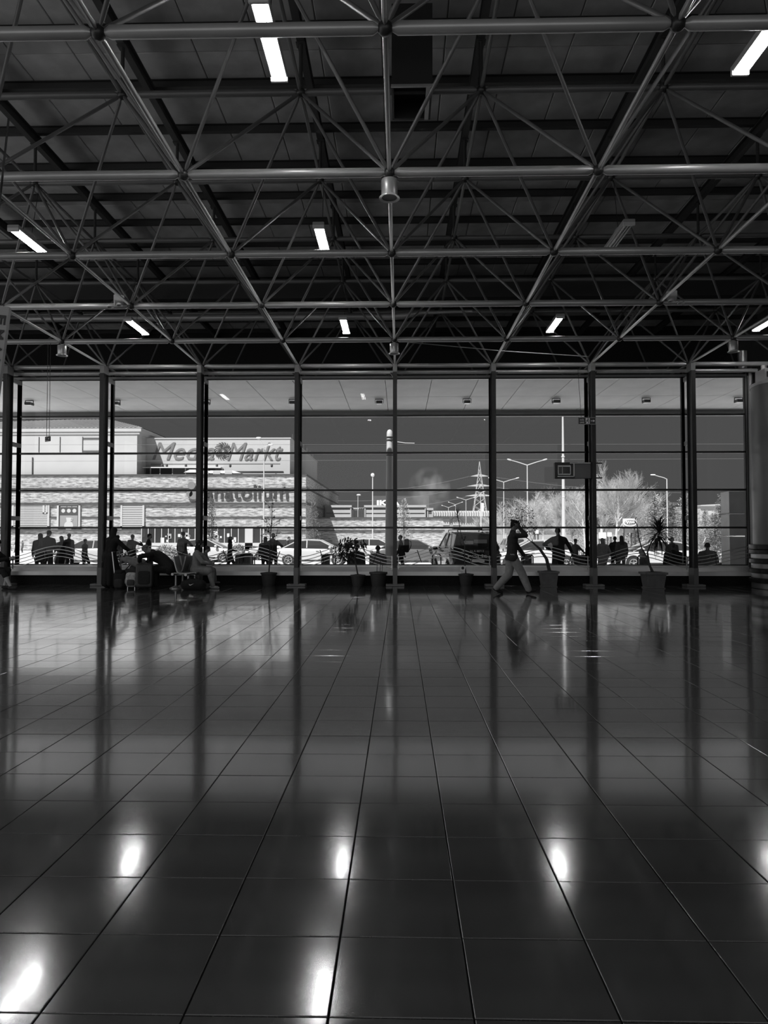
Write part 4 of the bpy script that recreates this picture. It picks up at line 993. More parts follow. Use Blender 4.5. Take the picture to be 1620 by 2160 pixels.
# shop front at street level
for a, b in ((303, 415), (433, 520), (536, 552)):
    part('shop_window', M_SH, X_(a, YM), X_(b, YM), YM-.6, YM-.3, Z_(1145, YM), Z_(1114, YM))
    n = max(1, int((b-a)/14))
    for i in range(n+1):
        px = a+(b-a)*i/n; part('shop_mullion', mat('shop_frame', .42), X_(px, YM)-.04, X_(px, YM)+.04, YM-.66, YM-.6, Z_(1145, YM), Z_(1114, YM))
rr = random.Random(4)
for i in range(26):
    px = rr.choice([rr.uniform(345, 412), rr.uniform(440, 510)]); z = Z_(rr.uniform(1126, 1142), YM); q = rr.uniform(.15, .4)
    MB().cbox((X_(px, YM), YM-.63, z), (q, .04, q*rr.uniform(.8, 2))).build('window_display', mat('display_%d' % (i % 3), (.3, .55, .75)[i % 3], .6), ml, world=True)
part('shop_base', M_RENDER, X_(300, YM), X_(556, YM), YM-.8, YM-.2, GR, Z_(1145, YM)); part('shop_post', M_RENDER, X_(520, YM), X_(536, YM), YM-.8, YM-.2, GR, Z_(1114, YM))
# lower terrace wall and the sheds on it
YR = 90
rw = thing('terrace_wall', 'long low stone retaining wall with a ledge, right of the shopping centre', 'wall', (X_(648, YR), YR, GR))
MB().box(X_(640, YR), X_(935, YR), YR, YR+30, GR, Z_(1094, YR)).build('stone_face', M_STONE, rw, world=True)
MB().box(X_(640, YR), X_(938, YR), YR-.15, YR+30, Z_(1094, YR), Z_(1091, YR)).build('coping', M_LEDGE, rw, world=True)
MB().box(X_(640, YR), X_(938, YR), YR-.15, YR, Z_(1121, YR), Z_(1118, YR)).build('ledge', M_LEDGE, rw, world=True)
YS = 98
for a, b, y0, lab in ((685, 742, 1068, 'long white flat-roofed shed on the terrace, left part'), (768, 850, 1068, 'white flat-roofed shed behind the totem'), (850, 899, 1068, 'white flat-roofed shed right of the totem'), (900, 914, 1074, 'small grey box building beside the long warehouse')):
    t = thing('white_shed', lab, 'building', (X_(a, YS), YS, Z_(1092, YR)))
    z0 = Z_(1091, YR)+.03; z1 = Z_(y0, YS)
    m = M_RENDER if a < 890 else mat('grey_render', .38)
    MB().box(X_(a, YS)+.15, X_(b, YS)-.15, YS, YS+8, z0, z1).build('body', m, t, world=True)
    MB().box(X_(a, YS), X_(b, YS), YS-.2, YS+8.2, z1-.15, z1+.15).build('roof_edge', m, t, world=True)
    MB().box(X_(a, YS)+.15, X_(b, YS)-.15, YS-.06, YS, Z_(1083, YS), Z_(1082, YS)).build('panel_joint', M_LEDGE, t, world=True)
    for px in (a+2, b-2): MB().box(X_(px, YS)-.08, X_(px, YS)+.08, YS-.12, YS, z0, z1).build('downpipe', mat('grey_render', .38), t, world=True)
t = thing('gate_frame', 'small pale gate frame with dark posts between two white sheds', 'gate', (X_(755, YS), YS, Z_(1092, YR)))
for px in (744, 759, 763, 767): MB().box(X_(px, YS)-.1, X_(px, YS)+.1, YS, YS+.2, Z_(1091, YS), Z_(1072, YS)).build('post', M_LEDGE, t, world=True)
MB().box(X_(743, YS), X_(768, YS), YS, YS+.2, Z_(1074, YS), Z_(1071, YS)).build('lintel', M_RENDER, t, world=True)
t = thing('warehouse', 'long grey warehouse with ribbed roof edge, behind the police car', 'building', (X_(915, 120), 120, GR))
MB().box(X_(915, 120), X_(1030, 120), 120, 134, GR, Z_(1089, 120)).build('body', mat('warehouse_wall', .30, .7, 0, .3, .1, 1), t, world=True)
MB().box(X_(912, 120), X_(1035, 120), 119.3, 134, Z_(1089, 120), Z_(1078, 120)).build('fascia', mat('warehouse_fascia', .55, .6), t, world=True)
for i in range(24): x = X_(914+i*5, 119.2); MB().box(x-.06, x+.06, 119.1, 119.3, Z_(1088, 120), Z_(1079, 120)).build('rib', mat('warehouse_rib', .3), t, world=True)
for a, b in ((930, 948), (955, 972)): MB().box(X_(a, 119.9), X_(b, 119.9), 119.9, 120, Z_(1108, 120), Z_(1094, 120)).build('panel', mat('warehouse_panel', .4, .6), t, world=True)
t = thing('dark_store', 'dark box-shaped store building with white block letters behind the totem', 'building', (X_(812, 170), 170, GR))
MB().box(X_(787, 170), X_(905, 170), 170, 190, GR, Z_(1046, 170)).build('body', mat('dark_cladding', .055, .7), t, world=True)
wtext('ikea', 'lettering', 795, 843, 1055, 1066, 169.7, emis('letter_white', .9, .35), .2, par=t)
t = thing('pale_house', 'pale gabled house seen between the evergreens at the far right', 'building', (X_(1500, 100), 100, GR))
MB().box(X_(1478, 100), X_(1516, 100), 100, 110, GR, Z_(1068, 100)).build('body', M_RENDER, t, world=True)
MB().prism([(X_(1476, 100), Z_(1068, 100)), (X_(1518, 100), Z_(1068, 100)), (X_(1518, 100), Z_(1064, 100)), (X_(1476, 100), Z_(1066, 100))], 99.6, 110.4).build('roof', mat('house_roof', .4), t, world=True)
fb = struct('boundary_wall', mb=MB().box(X_(1040, 88), X_(1700, 88), 88, 88.4, GR, Z_(1128, 88)), m=mat('boundary', .30, .8, 0, .3, .15, 1))
ds = struct('distant_ground_rise', mb=MB().box(-200, 260, 230, 420, GR, Z_(1112, 230)), m=mat('distant_rise', .16, .9, 0, .2, .3, .2))
# grey kiosk cladding outside the last pane
p0 = at(1540, 1190, 23.2)
t = thing('clad_pier', 'grey metal-clad pier with horizontal joints outside the last window pane', 'pier', (p0.x, 23.2, GP))
zz_ = [GP, Z_(1131, 23.2), Z_(1084, 23.2), Z_(1036, 23.2), Z_(1036, 23.2)+.02]
for i in range(3): MB().bbox((.42, .3, (zz_[i]+zz_[i+1])/2-GP), (.84, .6, zz_[i+1]-zz_[i]-.03), .012).build('cladding_panel', mat('clad_grey', .8, .4, .3, .5, .2, 1.3), t)
# ---- totem, street lamps, mast, pylon, cables
def pole(name, lab, px, Y, ptop, rb, rt2, cat='street lamp', g=.55, grp=None):
    x = X_(px, Y); z0 = GP if Y < 36 else Z_(1091, 90)+.03 if Y == 99 else GR; t = thing(name, lab, cat, (x, Y, z0), 0, grp); h_ = Z_(ptop, Y, px)-z0
    MB().lathe([(rb*2, 0), (rb*2, .12), (rb, .14), (rt2, h_)], n=10).build('pole', mat('galvanised_%d' % int(g*100), g, .4, .2), t); return t, h_
t, h_ = pole('totem', 'tall white round-topped totem mast with collars, left of the centre column', 822, 30.0, 912, .16, .14, 'totem', .6)
for o in list(t.children): bpy.data.objects.remove(o)
M_T = mat('totem_white', .5, .5)
MB().lathe([(.19, 0), (.185, 1.6), (.125, h_-.35), (.125, h_-.1)], n=20).build('shaft', M_T, t)
MB().lathe([(.125, h_-.1), (.115, h_+.02), (.08, h_+.09), (.01, h_+.12)], n=20).build('domed_cap', M_T, t)
for py in (924, 930, 962): MB().lathe([(.13, 0), (.155, .015), (.155, .045), (.13, .06)], (0, 0, Z_(py, 30)-GP), 20).build('collar', M_LEDGE, t)
def double_lamp(px, Y, ptop, span, rise, lab):
    t, h_ = pole('street_lamp', lab, px, Y, ptop, .07, .04, grp='double-arm street lamps')
    wv = span*Y/1535.8; rz_ = rise*Y/1535.8
    for s in (-1, 1):
        MB().path([(0, 0, h_-.05), (s*wv*.5, 0, h_+rz_*.5), (s*wv*.85, 0, h_+rz_*.85)], [.04, .035, .03], 6).build('arm', mat('galvanised_55', .55), t)
        MB().sup((s*wv*.93, 0, h_+rz_*.95), (wv*.13, .10, .06), .8, 10, 6, Matrix.Rotation(-s*.25, 3, 'Y')).build('lamp_head', mat('lamp_head', .7, .4), t, True)
for a in ((1113, 62, 980, 40, 11, 'tallest double-arm street lamp, in front of the bare trees'), (1063, 82, 1016, 31, 8, 'double-arm street lamp just right of the fifth window column'), (1014, 98, 1039, 16, 5, 'double-arm street lamp beside the lattice pylon'),
          (983, 112, 1054, 19, 5, 'double-arm street lamp left of the lattice pylon'), (961, 138, 1064, 15, 5, 'small distant double-arm street lamp above the slim palm'), (946, 144, 1070, 14, 4, 'farthest small double-arm street lamp, above the warehouse')): double_lamp(*a)
t, h_ = pole('street_lamp', 'tall bent-arm lamp in front of the shopping centre letters', 556, 60, 943, .07, .04)
for q in (((0, 0, h_), (-.45, 0, h_+.75)), ((0, 0, h_), (.55, 0, h_+.18))):
    MB().tube(q[0], q[1], .035, n=6).build('arm', mat('galvanised_55', .55), t); MB().sup(q[1], (.24, .12, .09), .8, 10, 6).build('lamp_head', mat('lamp_head', .7), t, True)
t, h_ = pole('street_lamp', 'single-arm street lamp in front of the evergreens at right', 1408, 58, 1010, .06, .04)
MB().path([(0, 0, h_-.03), (-.2, 0, h_+.08), (-1.0, 0, h_+.3)], .03, 6).build('arm', mat('galvanised_55', .55), t); MB().sup((-1.08, 0, h_+.32), (.22, .1, .05), .8, 10, 6).build('lamp_head', mat('lamp_head', .7), t, True)
t, h_ = pole('street_lamp', 'round-headed lamp post standing left of the totem', 786, 75, 1005, .07, .05)
MB().sup((0, 0, h_+.15), (.2, .2, .2), 1, 12, 8).build('globe', mat('lamp_head', .7), t, True)
t, h_ = pole('street_lamp', 'short twin-headed lamp post above the gate between the sheds', 755, 99, 1045, .06, .04)
MB().sup((.1, 0, h_+.05), (.3, .12, .12), .8, 10, 6).build('lamp_head', mat('lamp_head', .7), t, True)
t, h_ = pole('mast', 'very tall slender pale mast rising past the display box', 1189, 45, 872, .13, .05, 'mast', .6)
for i in range(5): MB().lathe([(.09, 0), (.11, .02), (.11, .06), (.09, .08)], (0, 0, 1.5+i*1.25), 12).build('joint_collar', mat('galvanised_60', .6), t)
MB().box(-.05, .05, -.05, .05, h_, h_+.15).build('tip', M_DARK, t)
t, h_ = pole('lamp_arm_post', 'lamp post hidden by the centre column, with one thin arm to the right', 833, 70, 930, .06, .04)
MB().path([(0, 0, h_-.05), (1.0, 0, h_-.2), (1.9, 0, h_-.22)], .03, 6).build('arm', mat('galvanised_55', .55), t)
t, h_ = pole('banner_post', 'post with a small white banner, right of the lattice pylon', 1015, 75, 1060, .06, .05, 'banner post')
MB().box(.02, .28, -.02, .02, h_-.9, h_-.05).build('banner', M_WH, t)
YP = 150; xp = X_(1012, YP); t = thing('power_pylon', 'lattice steel power pylon on the skyline, left of the fifth column', 'pylon', (xp, YP, GR)); hp_ = Z_(974, YP)-GR
q = MB(); W = lambda f: 1.9*(1-f)**1.15+.32*(1-f)+.03; n = 11
for s in (-1, 1):
    for u in (-1, 1): q.path([(s*W(f), u*W(f), hp_*f) for f in (0, .3, .6, .8, 1)], [.09, .08, .06, .05, .03], 4)
q.build('leg', mat('pylon_steel', .40, .5), t, kind='stuff')
q = MB()
for i in range(n):
    f0, f1 = i/n, (i+1)/n
    for (ax, bx) in (((-1, -1), (1, -1)), ((1, -1), (1, 1)), ((-1, 1), (1, 1)), ((-1, -1), (-1, 1))):
        P0 = lambda c_, f: (c_[0]*W(f), c_[1]*W(f), hp_*f)
        q.tube(P0(ax, f0), P0(bx, f1), .035, n=4).tube(P0(bx, f0), P0(ax, f1), .035, n=4)
q.build('lattice', mat('pylon_steel', .4), t, kind='stuff')
for z, L in ((.58, 3.0), (.70, 2.6), (.82, 1.9)):
    MB().prism([(-L, hp_*z), (0, hp_*z+.5), (L, hp_*z), (0, hp_*z-.1)], -.1, .1).build('crossarm', mat('pylon_steel', .4), t)
def cable(p0, p1, sag, r_, lab, m=None):
    pts = [p0.lerp(p1, i/16)-V(0, 0, sag*4*(i/16)*(1-i/16)) for i in range(17)]
    t = MB().path(pts, r_, 5).build('power_cable', m or mat('cable_grey', .14, .6)); tag(t, lab, 'cable', 'overhead cables')
wl = ['upper', 'middle', 'lower']
for i, z in enumerate((.82, .70, .58)):
    zz2 = GR+hp_*z; cable(V(xp-2, YP, zz2), V(-14, 160, zz2-2.5), 1.0, .03, '%s power cable running left from the pylon' % wl[i]); cable(V(xp+2, YP, zz2), V(60, 150, zz2-3.5), .8, .03, '%s power cable running right from the pylon' % wl[i])
cable(at(-300, 938, 46), at(1900, 936, 46), .02, .008, 'upper level overhead wire crossing the whole view'); cable(at(-300, 974, 46), at(1900, 966, 46), .02, .008, 'lower level overhead wire crossing the whole view')
# ---- smoke plume beyond the sheds (a real volume)
m = bpy.data.materials.new('smoke'); m.use_nodes = True; nt = m.node_tree; nt.nodes.clear()
o_ = nt.nodes.new('ShaderNodeOutputMaterial'); pv = nt.nodes.new('ShaderNodeVolumePrincipled'); pv.inputs['Color'].default_value = (.9, .9, .9, 1); pv.inputs['Anisotropy'].default_value = 0
tc = nt.nodes.new('ShaderNodeTexCoord'); nn = nt.nodes.new('ShaderNodeTexNoise'); nn.inputs['Scale'].default_value = .42; nn.inputs['Detail'].default_value = 5
gr = nt.nodes.new('ShaderNodeVectorMath'); gr.operation = 'LENGTH'; mp = nt.nodes.new('ShaderNodeMapping'); mp.inputs['Scale'].default_value = (.21, .25, .19)
nt.links.new(tc.outputs['Object'], nn.inputs['Vector']); nt.links.new(tc.outputs['Object'], mp.inputs[0]); nt.links.new(mp.outputs[0], gr.inputs[0])
r1 = nt.nodes.new('ShaderNodeMapRange'); r1.inputs['From Min'].default_value = 1.0; r1.inputs['From Max'].default_value = 0.0
nt.links.new(gr.outputs['Value'], r1.inputs[0]); r2 = nt.nodes.new('ShaderNodeMapRange'); r2.inputs['From Min'].default_value = .42; r2.inputs['From Max'].default_value = .72; nt.links.new(nn.outputs[0], r2.inputs[0])
mu = nt.nodes.new('ShaderNodeMath'); mu.operation = 'MULTIPLY'; nt.links.new(r1.outputs[0], mu.inputs[0]); nt.links.new(r2.outputs[0], mu.inputs[1])
m2 = nt.nodes.new('ShaderNodeMath'); m2.operation = 'MULTIPLY'; m2.inputs[1].default_value = .35; nt.links.new(mu.outputs[0], m2.inputs[0]); nt.links.new(m2.outputs[0], pv.inputs['Density']); nt.links.new(pv.outputs[0], o_.inputs['Volume'])
ps = at(905, 1036, 145); sm_ = MB().sup((0, 0, 0), (4.6, 3.8, 5.0), 1, 16, 10)
so_ = sm_.build('smoke_plume', m, None, True, loc=tuple(ps)); so_['kind'] = 'stuff'; so_['label'] = 'pale smoke plume drifting up beyond the white sheds'
# ---- cars
M_CG = mat('car_glass', .03, .05, 0, 1.0); M_TY = mat('tyre', .015, .8); M_RIM = mat('rim', .5, .3, .8); M_LMP = mat('tail_lamp', .10, .2); M_HL = mat('head_lamp', .6, .15)
def car(p, rz, g, lab, kind='sedan', L=4.5, Wd=1.8, H=1.46, grp=None):
    t = thing('car', lab, 'car', p, R(rz), grp); pa = mat('car_paint_%d' % int(g*100), g*.68, .22, .1, .6, 0, 1, 0, 60, .6)
    # length along x, front at +x
    if kind == 'sedan': belt = [(-2.22, .62), (-2.2, .88), (-1.5, .97), (-.6, .95), (.9, .93), (1.6, .84), (2.15, .70), (2.25, .5)]; roof = [(-1.75, .96), (-.95, 1.36), (-.3, 1.45), (.35, 1.42), (1.35, .92)]
    elif kind == 'hatch': belt = [(-2.2, .6), (-2.18, .95), (-1.5, .98), (-.6, .97), (.9, .95), (1.5, .88), (2.1, .75), (2.2, .5)]; roof = [(-2.1, .98), (-1.65, 1.38), (-.8, 1.45), (.3, 1.43), (1.25, .95)]
    else: belt = [(-2.15, .65), (-2.15, 1.02), (-1.5, 1.08), (-.6, 1.06), (1.0, 1.04), (1.6, .98), (2.1, .85), (2.18, .55)]; roof = [(-2.1, 1.06), (-1.85, 1.55), (-.9, 1.64), (.35, 1.60), (1.2, 1.05)]
    kx = L/4.5; kz = H/(1.64 if kind == 'suv' else 1.45); kw = Wd/2
    def belt_at(x):
        for (a, b), (c_, d_) in zip(belt, belt[1:]):
            if a <= x <= c_ and c_ > a: return b+(d_-b)*(x-a)/(c_-a)
        return belt[0][1] if x < belt[0][0] else belt[-1][1]
    xs = [-2.24, -2.2, -2.05, -1.8, -1.5, -1.1, -.6, 0, .6, 1.1, 1.5, 1.85, 2.1, 2.2, 2.25]; rs = []
    for x in xs:
        e = 1-.10*max(0, (abs(x)-1.5)/.75)**2; zb2 = belt_at(x); z0 = .22+.10*max(0, (abs(x)-1.9)/.35)
        w2 = kw*e; ring = [(w2*.86, z0), (w2*.98, z0+.12), (w2, (z0+zb2)*.52), (w2*.97, zb2-.10), (w2*.90, zb2), (w2*.4, zb2+.015), (-w2*.4, zb2+.015), (-w2*.90, zb2), (-w2*.97, zb2-.10), (-w2, (z0+zb2)*.52), (-w2*.98, z0+.12), (-w2*.86, z0)]
        rs.append([(x*kx, y, z*kz) for y, z in ring])
    MB().rings(rs).build('body', pa, t)
    gl = []; rfm = []
    for x, z in roof:
        zb2 = belt_at(x)-.02; f = min(1, max(0, (z-zb2)/.45)); wb = kw*.90; wt = kw*(.90-.20*f)
        gl.append([(x*kx, wb, zb2*kz), (x*kx, wt, (z-.02)*kz), (x*kx, wt*.85, z*kz-.012), (x*kx, -wt*.85, z*kz-.012), (x*kx, -wt, (z-.02)*kz), (x*kx, -wb, zb2*kz)])
    MB().rings(gl).build('glasshouse', M_CG, t)
    mr = []
    for x, z in roof[1:4]:
        wt = kw*.70; mr.append([(x*kx, wt+.02, z*kz-.06), (x*kx, wt, z*kz-.01), (x*kx, wt*.7, z*kz+.012), (x*kx, -wt*.7, z*kz+.012), (x*kx, -wt, z*kz-.01), (x*kx, -wt-.02, z*kz-.06)])
    MB().rings(mr).build('roof', pa, t)
    for s in (-1, 1):
        q = MB(); pts = [(x*kx, s*(kw*(.90-.20*min(1, max(0, (z-belt_at(x)+.02)/.45)))+.005), z*kz-.015) for x, z in roof]
        q.path(pts, .032, 6); q.build('roof_pillar', pa, t)
        MB().tube((-.35*kx, s*kw*.90, .98*kz), (-.35*kx, s*kw*.71, roof[2][1]*kz-.04), .035, n=6).build('door_pillar', pa, t)
        MB().sup((.95*kx, s*(kw+.08), 1.02*kz), (.09, .11, .07), .7, 10, 6).build('mirror', pa, t, True)
        for x in (-.85, .25): MB().cbox((x*kx, s*(kw-.005), .82*kz), (.16, .03, .025)).build('door_handle', M_RIM, t)
        MB().cbox((-.3*kx, s*(kw-.012), .30), (2.4*kx, .03, .08)).build('door_sill', M_DARK, t)
    for x in (-1.35*kx, 1.38*kx):
        for s in (-1, 1):
            MB().lathe([(.36, -.01), (.36, .02)], (x, s*(kw-.02), .35), 20, 'Y').build('wheel_arch', M_BLACK, t)
            wq = MB().lathe([(.2, -.1), (.30, -.1), (.32, -.07), (.32, .07), (.30, .1), (.2, .1)], (x, s*(kw-.07), .32), 22, 'Y').build('wheel', M_TY, t)
            q = MB().lathe([(.205, .09), (.215, .11), (.19, .11), (.17, .095), (.05, .10), (.04, .12)], (x, s*(kw-.07), .32), 20, 'Y') if s > 0 else MB().lathe([(.205, -.09), (.215, -.11), (.19, -.11), (.17, -.095), (.05, -.10), (.04, -.12)], (x, s*(kw-.07), .32), 20, 'Y')
            for k in range(5):
                a = k*1.2566+.3; q.tube((x, s*(kw+.045), .32), (x+.19*math.cos(a), s*(kw+.04), .32+.19*math.sin(a)), .02, n=4)
            q.build('rim', M_RIM, wq)
    for s in (-1, 1):
        MB().sup((-2.17*kx, s*kw*.74, .80*kz), (.10, .20, .08), .5, 10, 6).build('tail_light', M_LMP, t, True); MB().sup((2.10*kx, s*kw*.72, .66*kz), (.14, .2, .07), .6, 10, 6).build('headlight', M_HL, t, True)
    MB().cbox((-2.245*kx, 0, .36), (.05, 1.5, .16)).build('bumper_insert', M_DARK, t); MB().cbox((2.25*kx, 0, .40), (.04, 1.1, .18)).build('grille', M_DARK, t)
    MB().cbox((-2.25*kx, 0, .62*kz), (.03, .52, .11)).build('number_plate', M_WH, t)
    return t
def cp(px, Y): return V(X_(px, Y), Y, GP if Y < 36 else GR)
car(cp(664, 41), 0, .70, 'white saloon car parked side on, left half behind the fourth column')
car(cp(432, 46), 0, .72, 'white saloon car seen behind the seated woman')
car(cp(196, 40), 180, .60, 'pale car behind the boy in the dark T-shirt at left', 'hatch')
car(cp(790, 52), 0, .70, 'white car far behind the man seated in the padded vest', 'hatch')
car(cp(868, 40), 0, .16, 'grey car half hidden between the totem and the police car')
car(cp(1128, 36.5), 180, .72, 'white car behind the leaning potted tree', 'hatch')
car(cp(1384, 37), 180, .70, 'long white saloon car behind the spiky palm', 'sedan', 4.7, 1.85, 1.42)
car(cp(598, 50), 180, .60, 'pale car with raised boot lid beyond the white saloon', 'hatch')
car(cp(1512, 62), 60, .65, 'distant white car near the far right trees', 'suv', 4.4, 1.8, 1.6)
car(cp(1080, 58), 90, .4, 'distant grey car just right of the police car', 'hatch')
pcar = car(cp(981, 29.2), 97, .030, 'black police estate car seen from behind, with roof rack and plate', 'suv', 4.35, 1.95, 1.72)
for s in (-1, 1): MB().path([(-1.6, s*.62, 1.74), (-1.5, s*.62, 1.80), (.2, s*.62, 1.80), (.3, s*.62, 1.74)], .025, 6).build('roof_rail', M_RIM, pcar)
MB().bbox((-.4, 0, 1.84), (.28, 1.15, .11), .02).build('light_bar', mat('light_bar', .05, .2), pcar)
MB().cbox((-2.12, 0, 1.0), (.04, .56, .13)).build('plate_holder', M_BLACK, pcar)
text('polis', 'lettering', pcar, (-2.165, .36, .76), .72, .13, M_WH, .01, (R(90), 0, R(-90))); text('plate', 'plate_number', pcar, (-2.15, .26, .965), .50, .075, M_WH, .008, (R(90), 0, R(-90)))
MB().cbox((-2.0, .3, 1.32), (.02, .36, .12)).build('window_sticker', mat('display_1', .55), pcar); MB().cbox((-1.99, -.15, 1.36), (.02, .5, .14)).build('window_sticker', mat('display_0', .3), pcar)
# ---- street furniture
def hoop(px, Y, wd, lab):
    p = cp(px, Y); t = MB().path([(-wd/2, 0, 0), (-wd/2, 0, .85), (-wd/2+.06, 0, .92), (wd/2-.06, 0, .92), (wd/2, 0, .85), (wd/2, 0, 0)], .022, 8).build('barrier_hoop', M_DARK, None, loc=tuple(p)); tag(t, lab, 'barrier', 'pavement hoop barriers')
for a in ((113, 25.5, .36, 'dark metal hoop barrier behind the hiking rucksacks'), (519, 26, .5, 'dark metal hoop barrier in front of the litter bins'), (552, 26, .5, 'dark metal hoop barrier left of the couple in dark jackets'), (697, 25.5, .36, 'dark metal hoop barrier left of the round bushy shrub'),
          (1350, 24.6, .18, 'narrow dark hoop barrier left of the spiky palm pot'), (921, 26.2, .3, 'dark metal hoop barrier at the rear corner of the police car'), (1112, 25.8, .4, 'dark metal hoop barrier behind the walking man')): hoop(*a)
def bin_(px, Y, lab, w_=.42):
    p = cp(px, Y); t = thing('litter_bin', lab, 'litter bin', p); MB().bbox((0, 0, .42), (w_, .4, .8), .02).build('bin_body', mat('bin_body', .07, .6), t); MB().bbox((0, 0, .85), (w_+.05, .45, .06), .02).build('lid', M_DARK, t)
    for k in range(4): MB().box(-w_/2+.04+k*(w_-.08)/4, -w_/2+.07+k*(w_-.08)/4, -.215, -.2, .1, .75).build('slat', M_DARK, t)
bin_(508, 27.5, 'dark litter bin on the pavement, left one of the pair', .34); bin_(521, 27.5, 'dark litter bin on the pavement, right one of the pair', .34); bin_(1110, 27, 'dark slatted litter bin behind the walking man', .34); bin_(687, 27.2, 'dark narrow bin in front of the white saloon', .3)
p = cp(1103, 24.5); t = thing('bollard', 'short dark round bollard just right of the walking man', 'bollard', p); MB().lathe([(.045, 0), (.045, .86), (.03, .9)], n=12).build('post', M_DARK, t)
r = random.Random(21)
def bush(px, Y, rx, h_, g, lab, n=1800):
    p = cp(px, Y); t = thing('bush', lab, 'bush', p); m = MB()
    for _ in range(n):
        v = rv(r); v = v.normalized()*(.6+.4*r.random()); q = V(v.x*rx, v.y*rx*.6, h_*.5+v.z*h_*.5); a = rv(r).normalized()*.05; b = a.cross(rv(r)).normalized()*.03; m.add([q-a, q+b, q+a, q-b], [(0, 1, 2, 3)])
    m.build('foliage', mat('bush_%d' % (g*100), g, .7, 0, .3, .4, 5), t, False, kind='stuff'); MB().tube((0, 0, 0), (0, 0, h_*.6), .04, n=6).build('stem', M_STEM, t)
for a in ((350, 40, .75, 1.2, .30, 'round clipped bush behind the slumped person'), (503, 50, .5, 1.1, .22, 'low bush left of the couple in dark jackets'), (537, 50, .45, .95, .22, 'low bush beside the lamp pole by the shop'), (1528, 34, .8, .9, .4, 'pale low bush at the foot of the grey pier'), (1250, 70, 2.5, 2.4, .25, 'wide bush under the bare trees'), (1455, 57, 2, 2.2, .2, 'dark wide bush under the evergreens')): bush(*a)
# signs among the trees
def board(px0, px1, py0, py1, Y, lab, g=.7, oval=False):
    x0, x1 = X_(px0, Y), X_(px1, Y); z0, z1 = Z_(py1, Y), Z_(py0, Y); t = thing('street_sign', lab, 'sign', ((x0+x1)/2, Y, GR)); w2 = (x1-x0)/2
    MB().bbox((0, 0, (z0+z1)/2-GR), (2*w2, .1, z1-z0), .01).build('board', mat('board_%d' % (g*100), g, .5), t)
    for s in (-.8, .8): MB().tube((s*w2, .08, 0), (s*w2, .08, z0-GR+.1), .05, n=6).build('post', M_LEDGE, t)
    if oval:
        zc = (z0+z1)/2-GR; a = w2*1.05; b = (z1-z0)*.48
        MB().prism([(a*math.cos(k*.2618), zc+b*math.sin(k*.2618)) for k in range(24)], -.12, -.06).build('oval_rim', M_WH, t)
        MB().prism([(a*.8*math.cos(k*.2618), zc+b*.68*math.sin(k*.2618)) for k in range(24)], -.14, -.12).build('oval_field', mat('oval_field', .25, .5), t)
        MB().path([(-a*.6, -.15, zc), (-a*.5, -.15, zc+b*.4), (-a*.4, -.15, zc-b*.3), (-a*.2, -.15, zc+b*.3), (-a*.05, -.15, zc-b*.2), (a*.1, -.15, zc+b*.25), (a*.2, -.15, zc-b*.1), (a*.35, -.15, zc+b*.1), (a*.6, -.15, zc)], .05, 5).build('script_stroke', M_WH, t)
board(1314, 1342, 1094, 1111, 50, 'white oval emblem sign on a board under the bare trees', .5, True); board(1314, 1334, 1113, 1124, 50.3, 'grey notice board below the oval emblem sign', .4)
board(1263, 1278, 1123, 1136, 60, 'white rectangular sign left of the leaning coat wearer', .75); board(1281, 1290, 1123, 1132, 60, 'small white sign beside the rectangular one', .75); board(1128, 1136, 1118, 1126, 55, 'small pale round-topped sign under the trees', .6)
# ---- trees
M_BARK = mat('pale_bark', .50, .8, 0, .3, .12, 3); M_NEED = mat('needles', .17, .8, 0, .2, .4, 2); M_NEED2 = mat('needles_pale', .36, .8, 0, .2, .4, 2)
def frames(d):
    a = d.orthogonal().normalized(); return a, d.cross(a).normalized()
def seg(m, p0, p1, r0, r1, n):
    d = (p1-p0).normalized(); a, b = frames(d); o = len(m.v)
    for P_, q in ((p0, r0), (p1, r1)):
        for k in range(n): t_ = 2*math.pi*k/n; m.v.append(tuple(P_+(a*math.cos(t_)+b*math.sin(t_))*q))
    m.f += [(o+k, o+(k+1) % n, o+n+(k+1) % n, o+n+k) for k in range(n)]; m.mi += [0]*n
def bare_proto(seed, birch):
    r = random.Random(seed); T = MB(); W2 = MB(); H = 8.0
    def grow(p, d, L, rad, lv):
        n = 3 if lv < 2 else 2; q = p
        for i in range(n):
            d2 = (d+rv(r)*(.13 if lv == 0 else .22)+V(0, 0, .10 if lv else 0)).normalized(); q2 = q+d2*L/n; r2 = rad*(1-.28*(i+1)/n if lv < 3 else .8)
            seg(T if lv < 2 else W2, q, q2, rad*(1-.28*i/n), r2, 6 if lv == 0 else 4 if lv < 2 else 3); q = q2; d = d2
            if lv < 4:
                k = (0 if i == 0 and lv == 0 else (5 if lv == 0 else 4 if lv < 3 else 3))
                for _ in range(k):
                    a, b = frames(d); th = r.uniform(0, 6.28); sp2 = r.uniform(.45, .95) if not birch else r.uniform(.3, .7)
                    grow(q-d2*L/n*r.uniform(0, .7), (d*math.cos(sp2)+(a*math.cos(th)+b*math.sin(th))*math.sin(sp2)).normalized(), L*r.uniform(.42, .62), rad*.45, lv+1)
    grow(V(0, 0, 0), V(0, 0, 1), H*.72, .14, 0)
    zm = max(v[2] for v in W2.v)
    return T.mesh('trunk', M_BARK), W2.mesh('branches', mat('twigs', .42, .8)), zm
bp = [bare_proto(s, s % 2) for s in (31, 42, 53)]
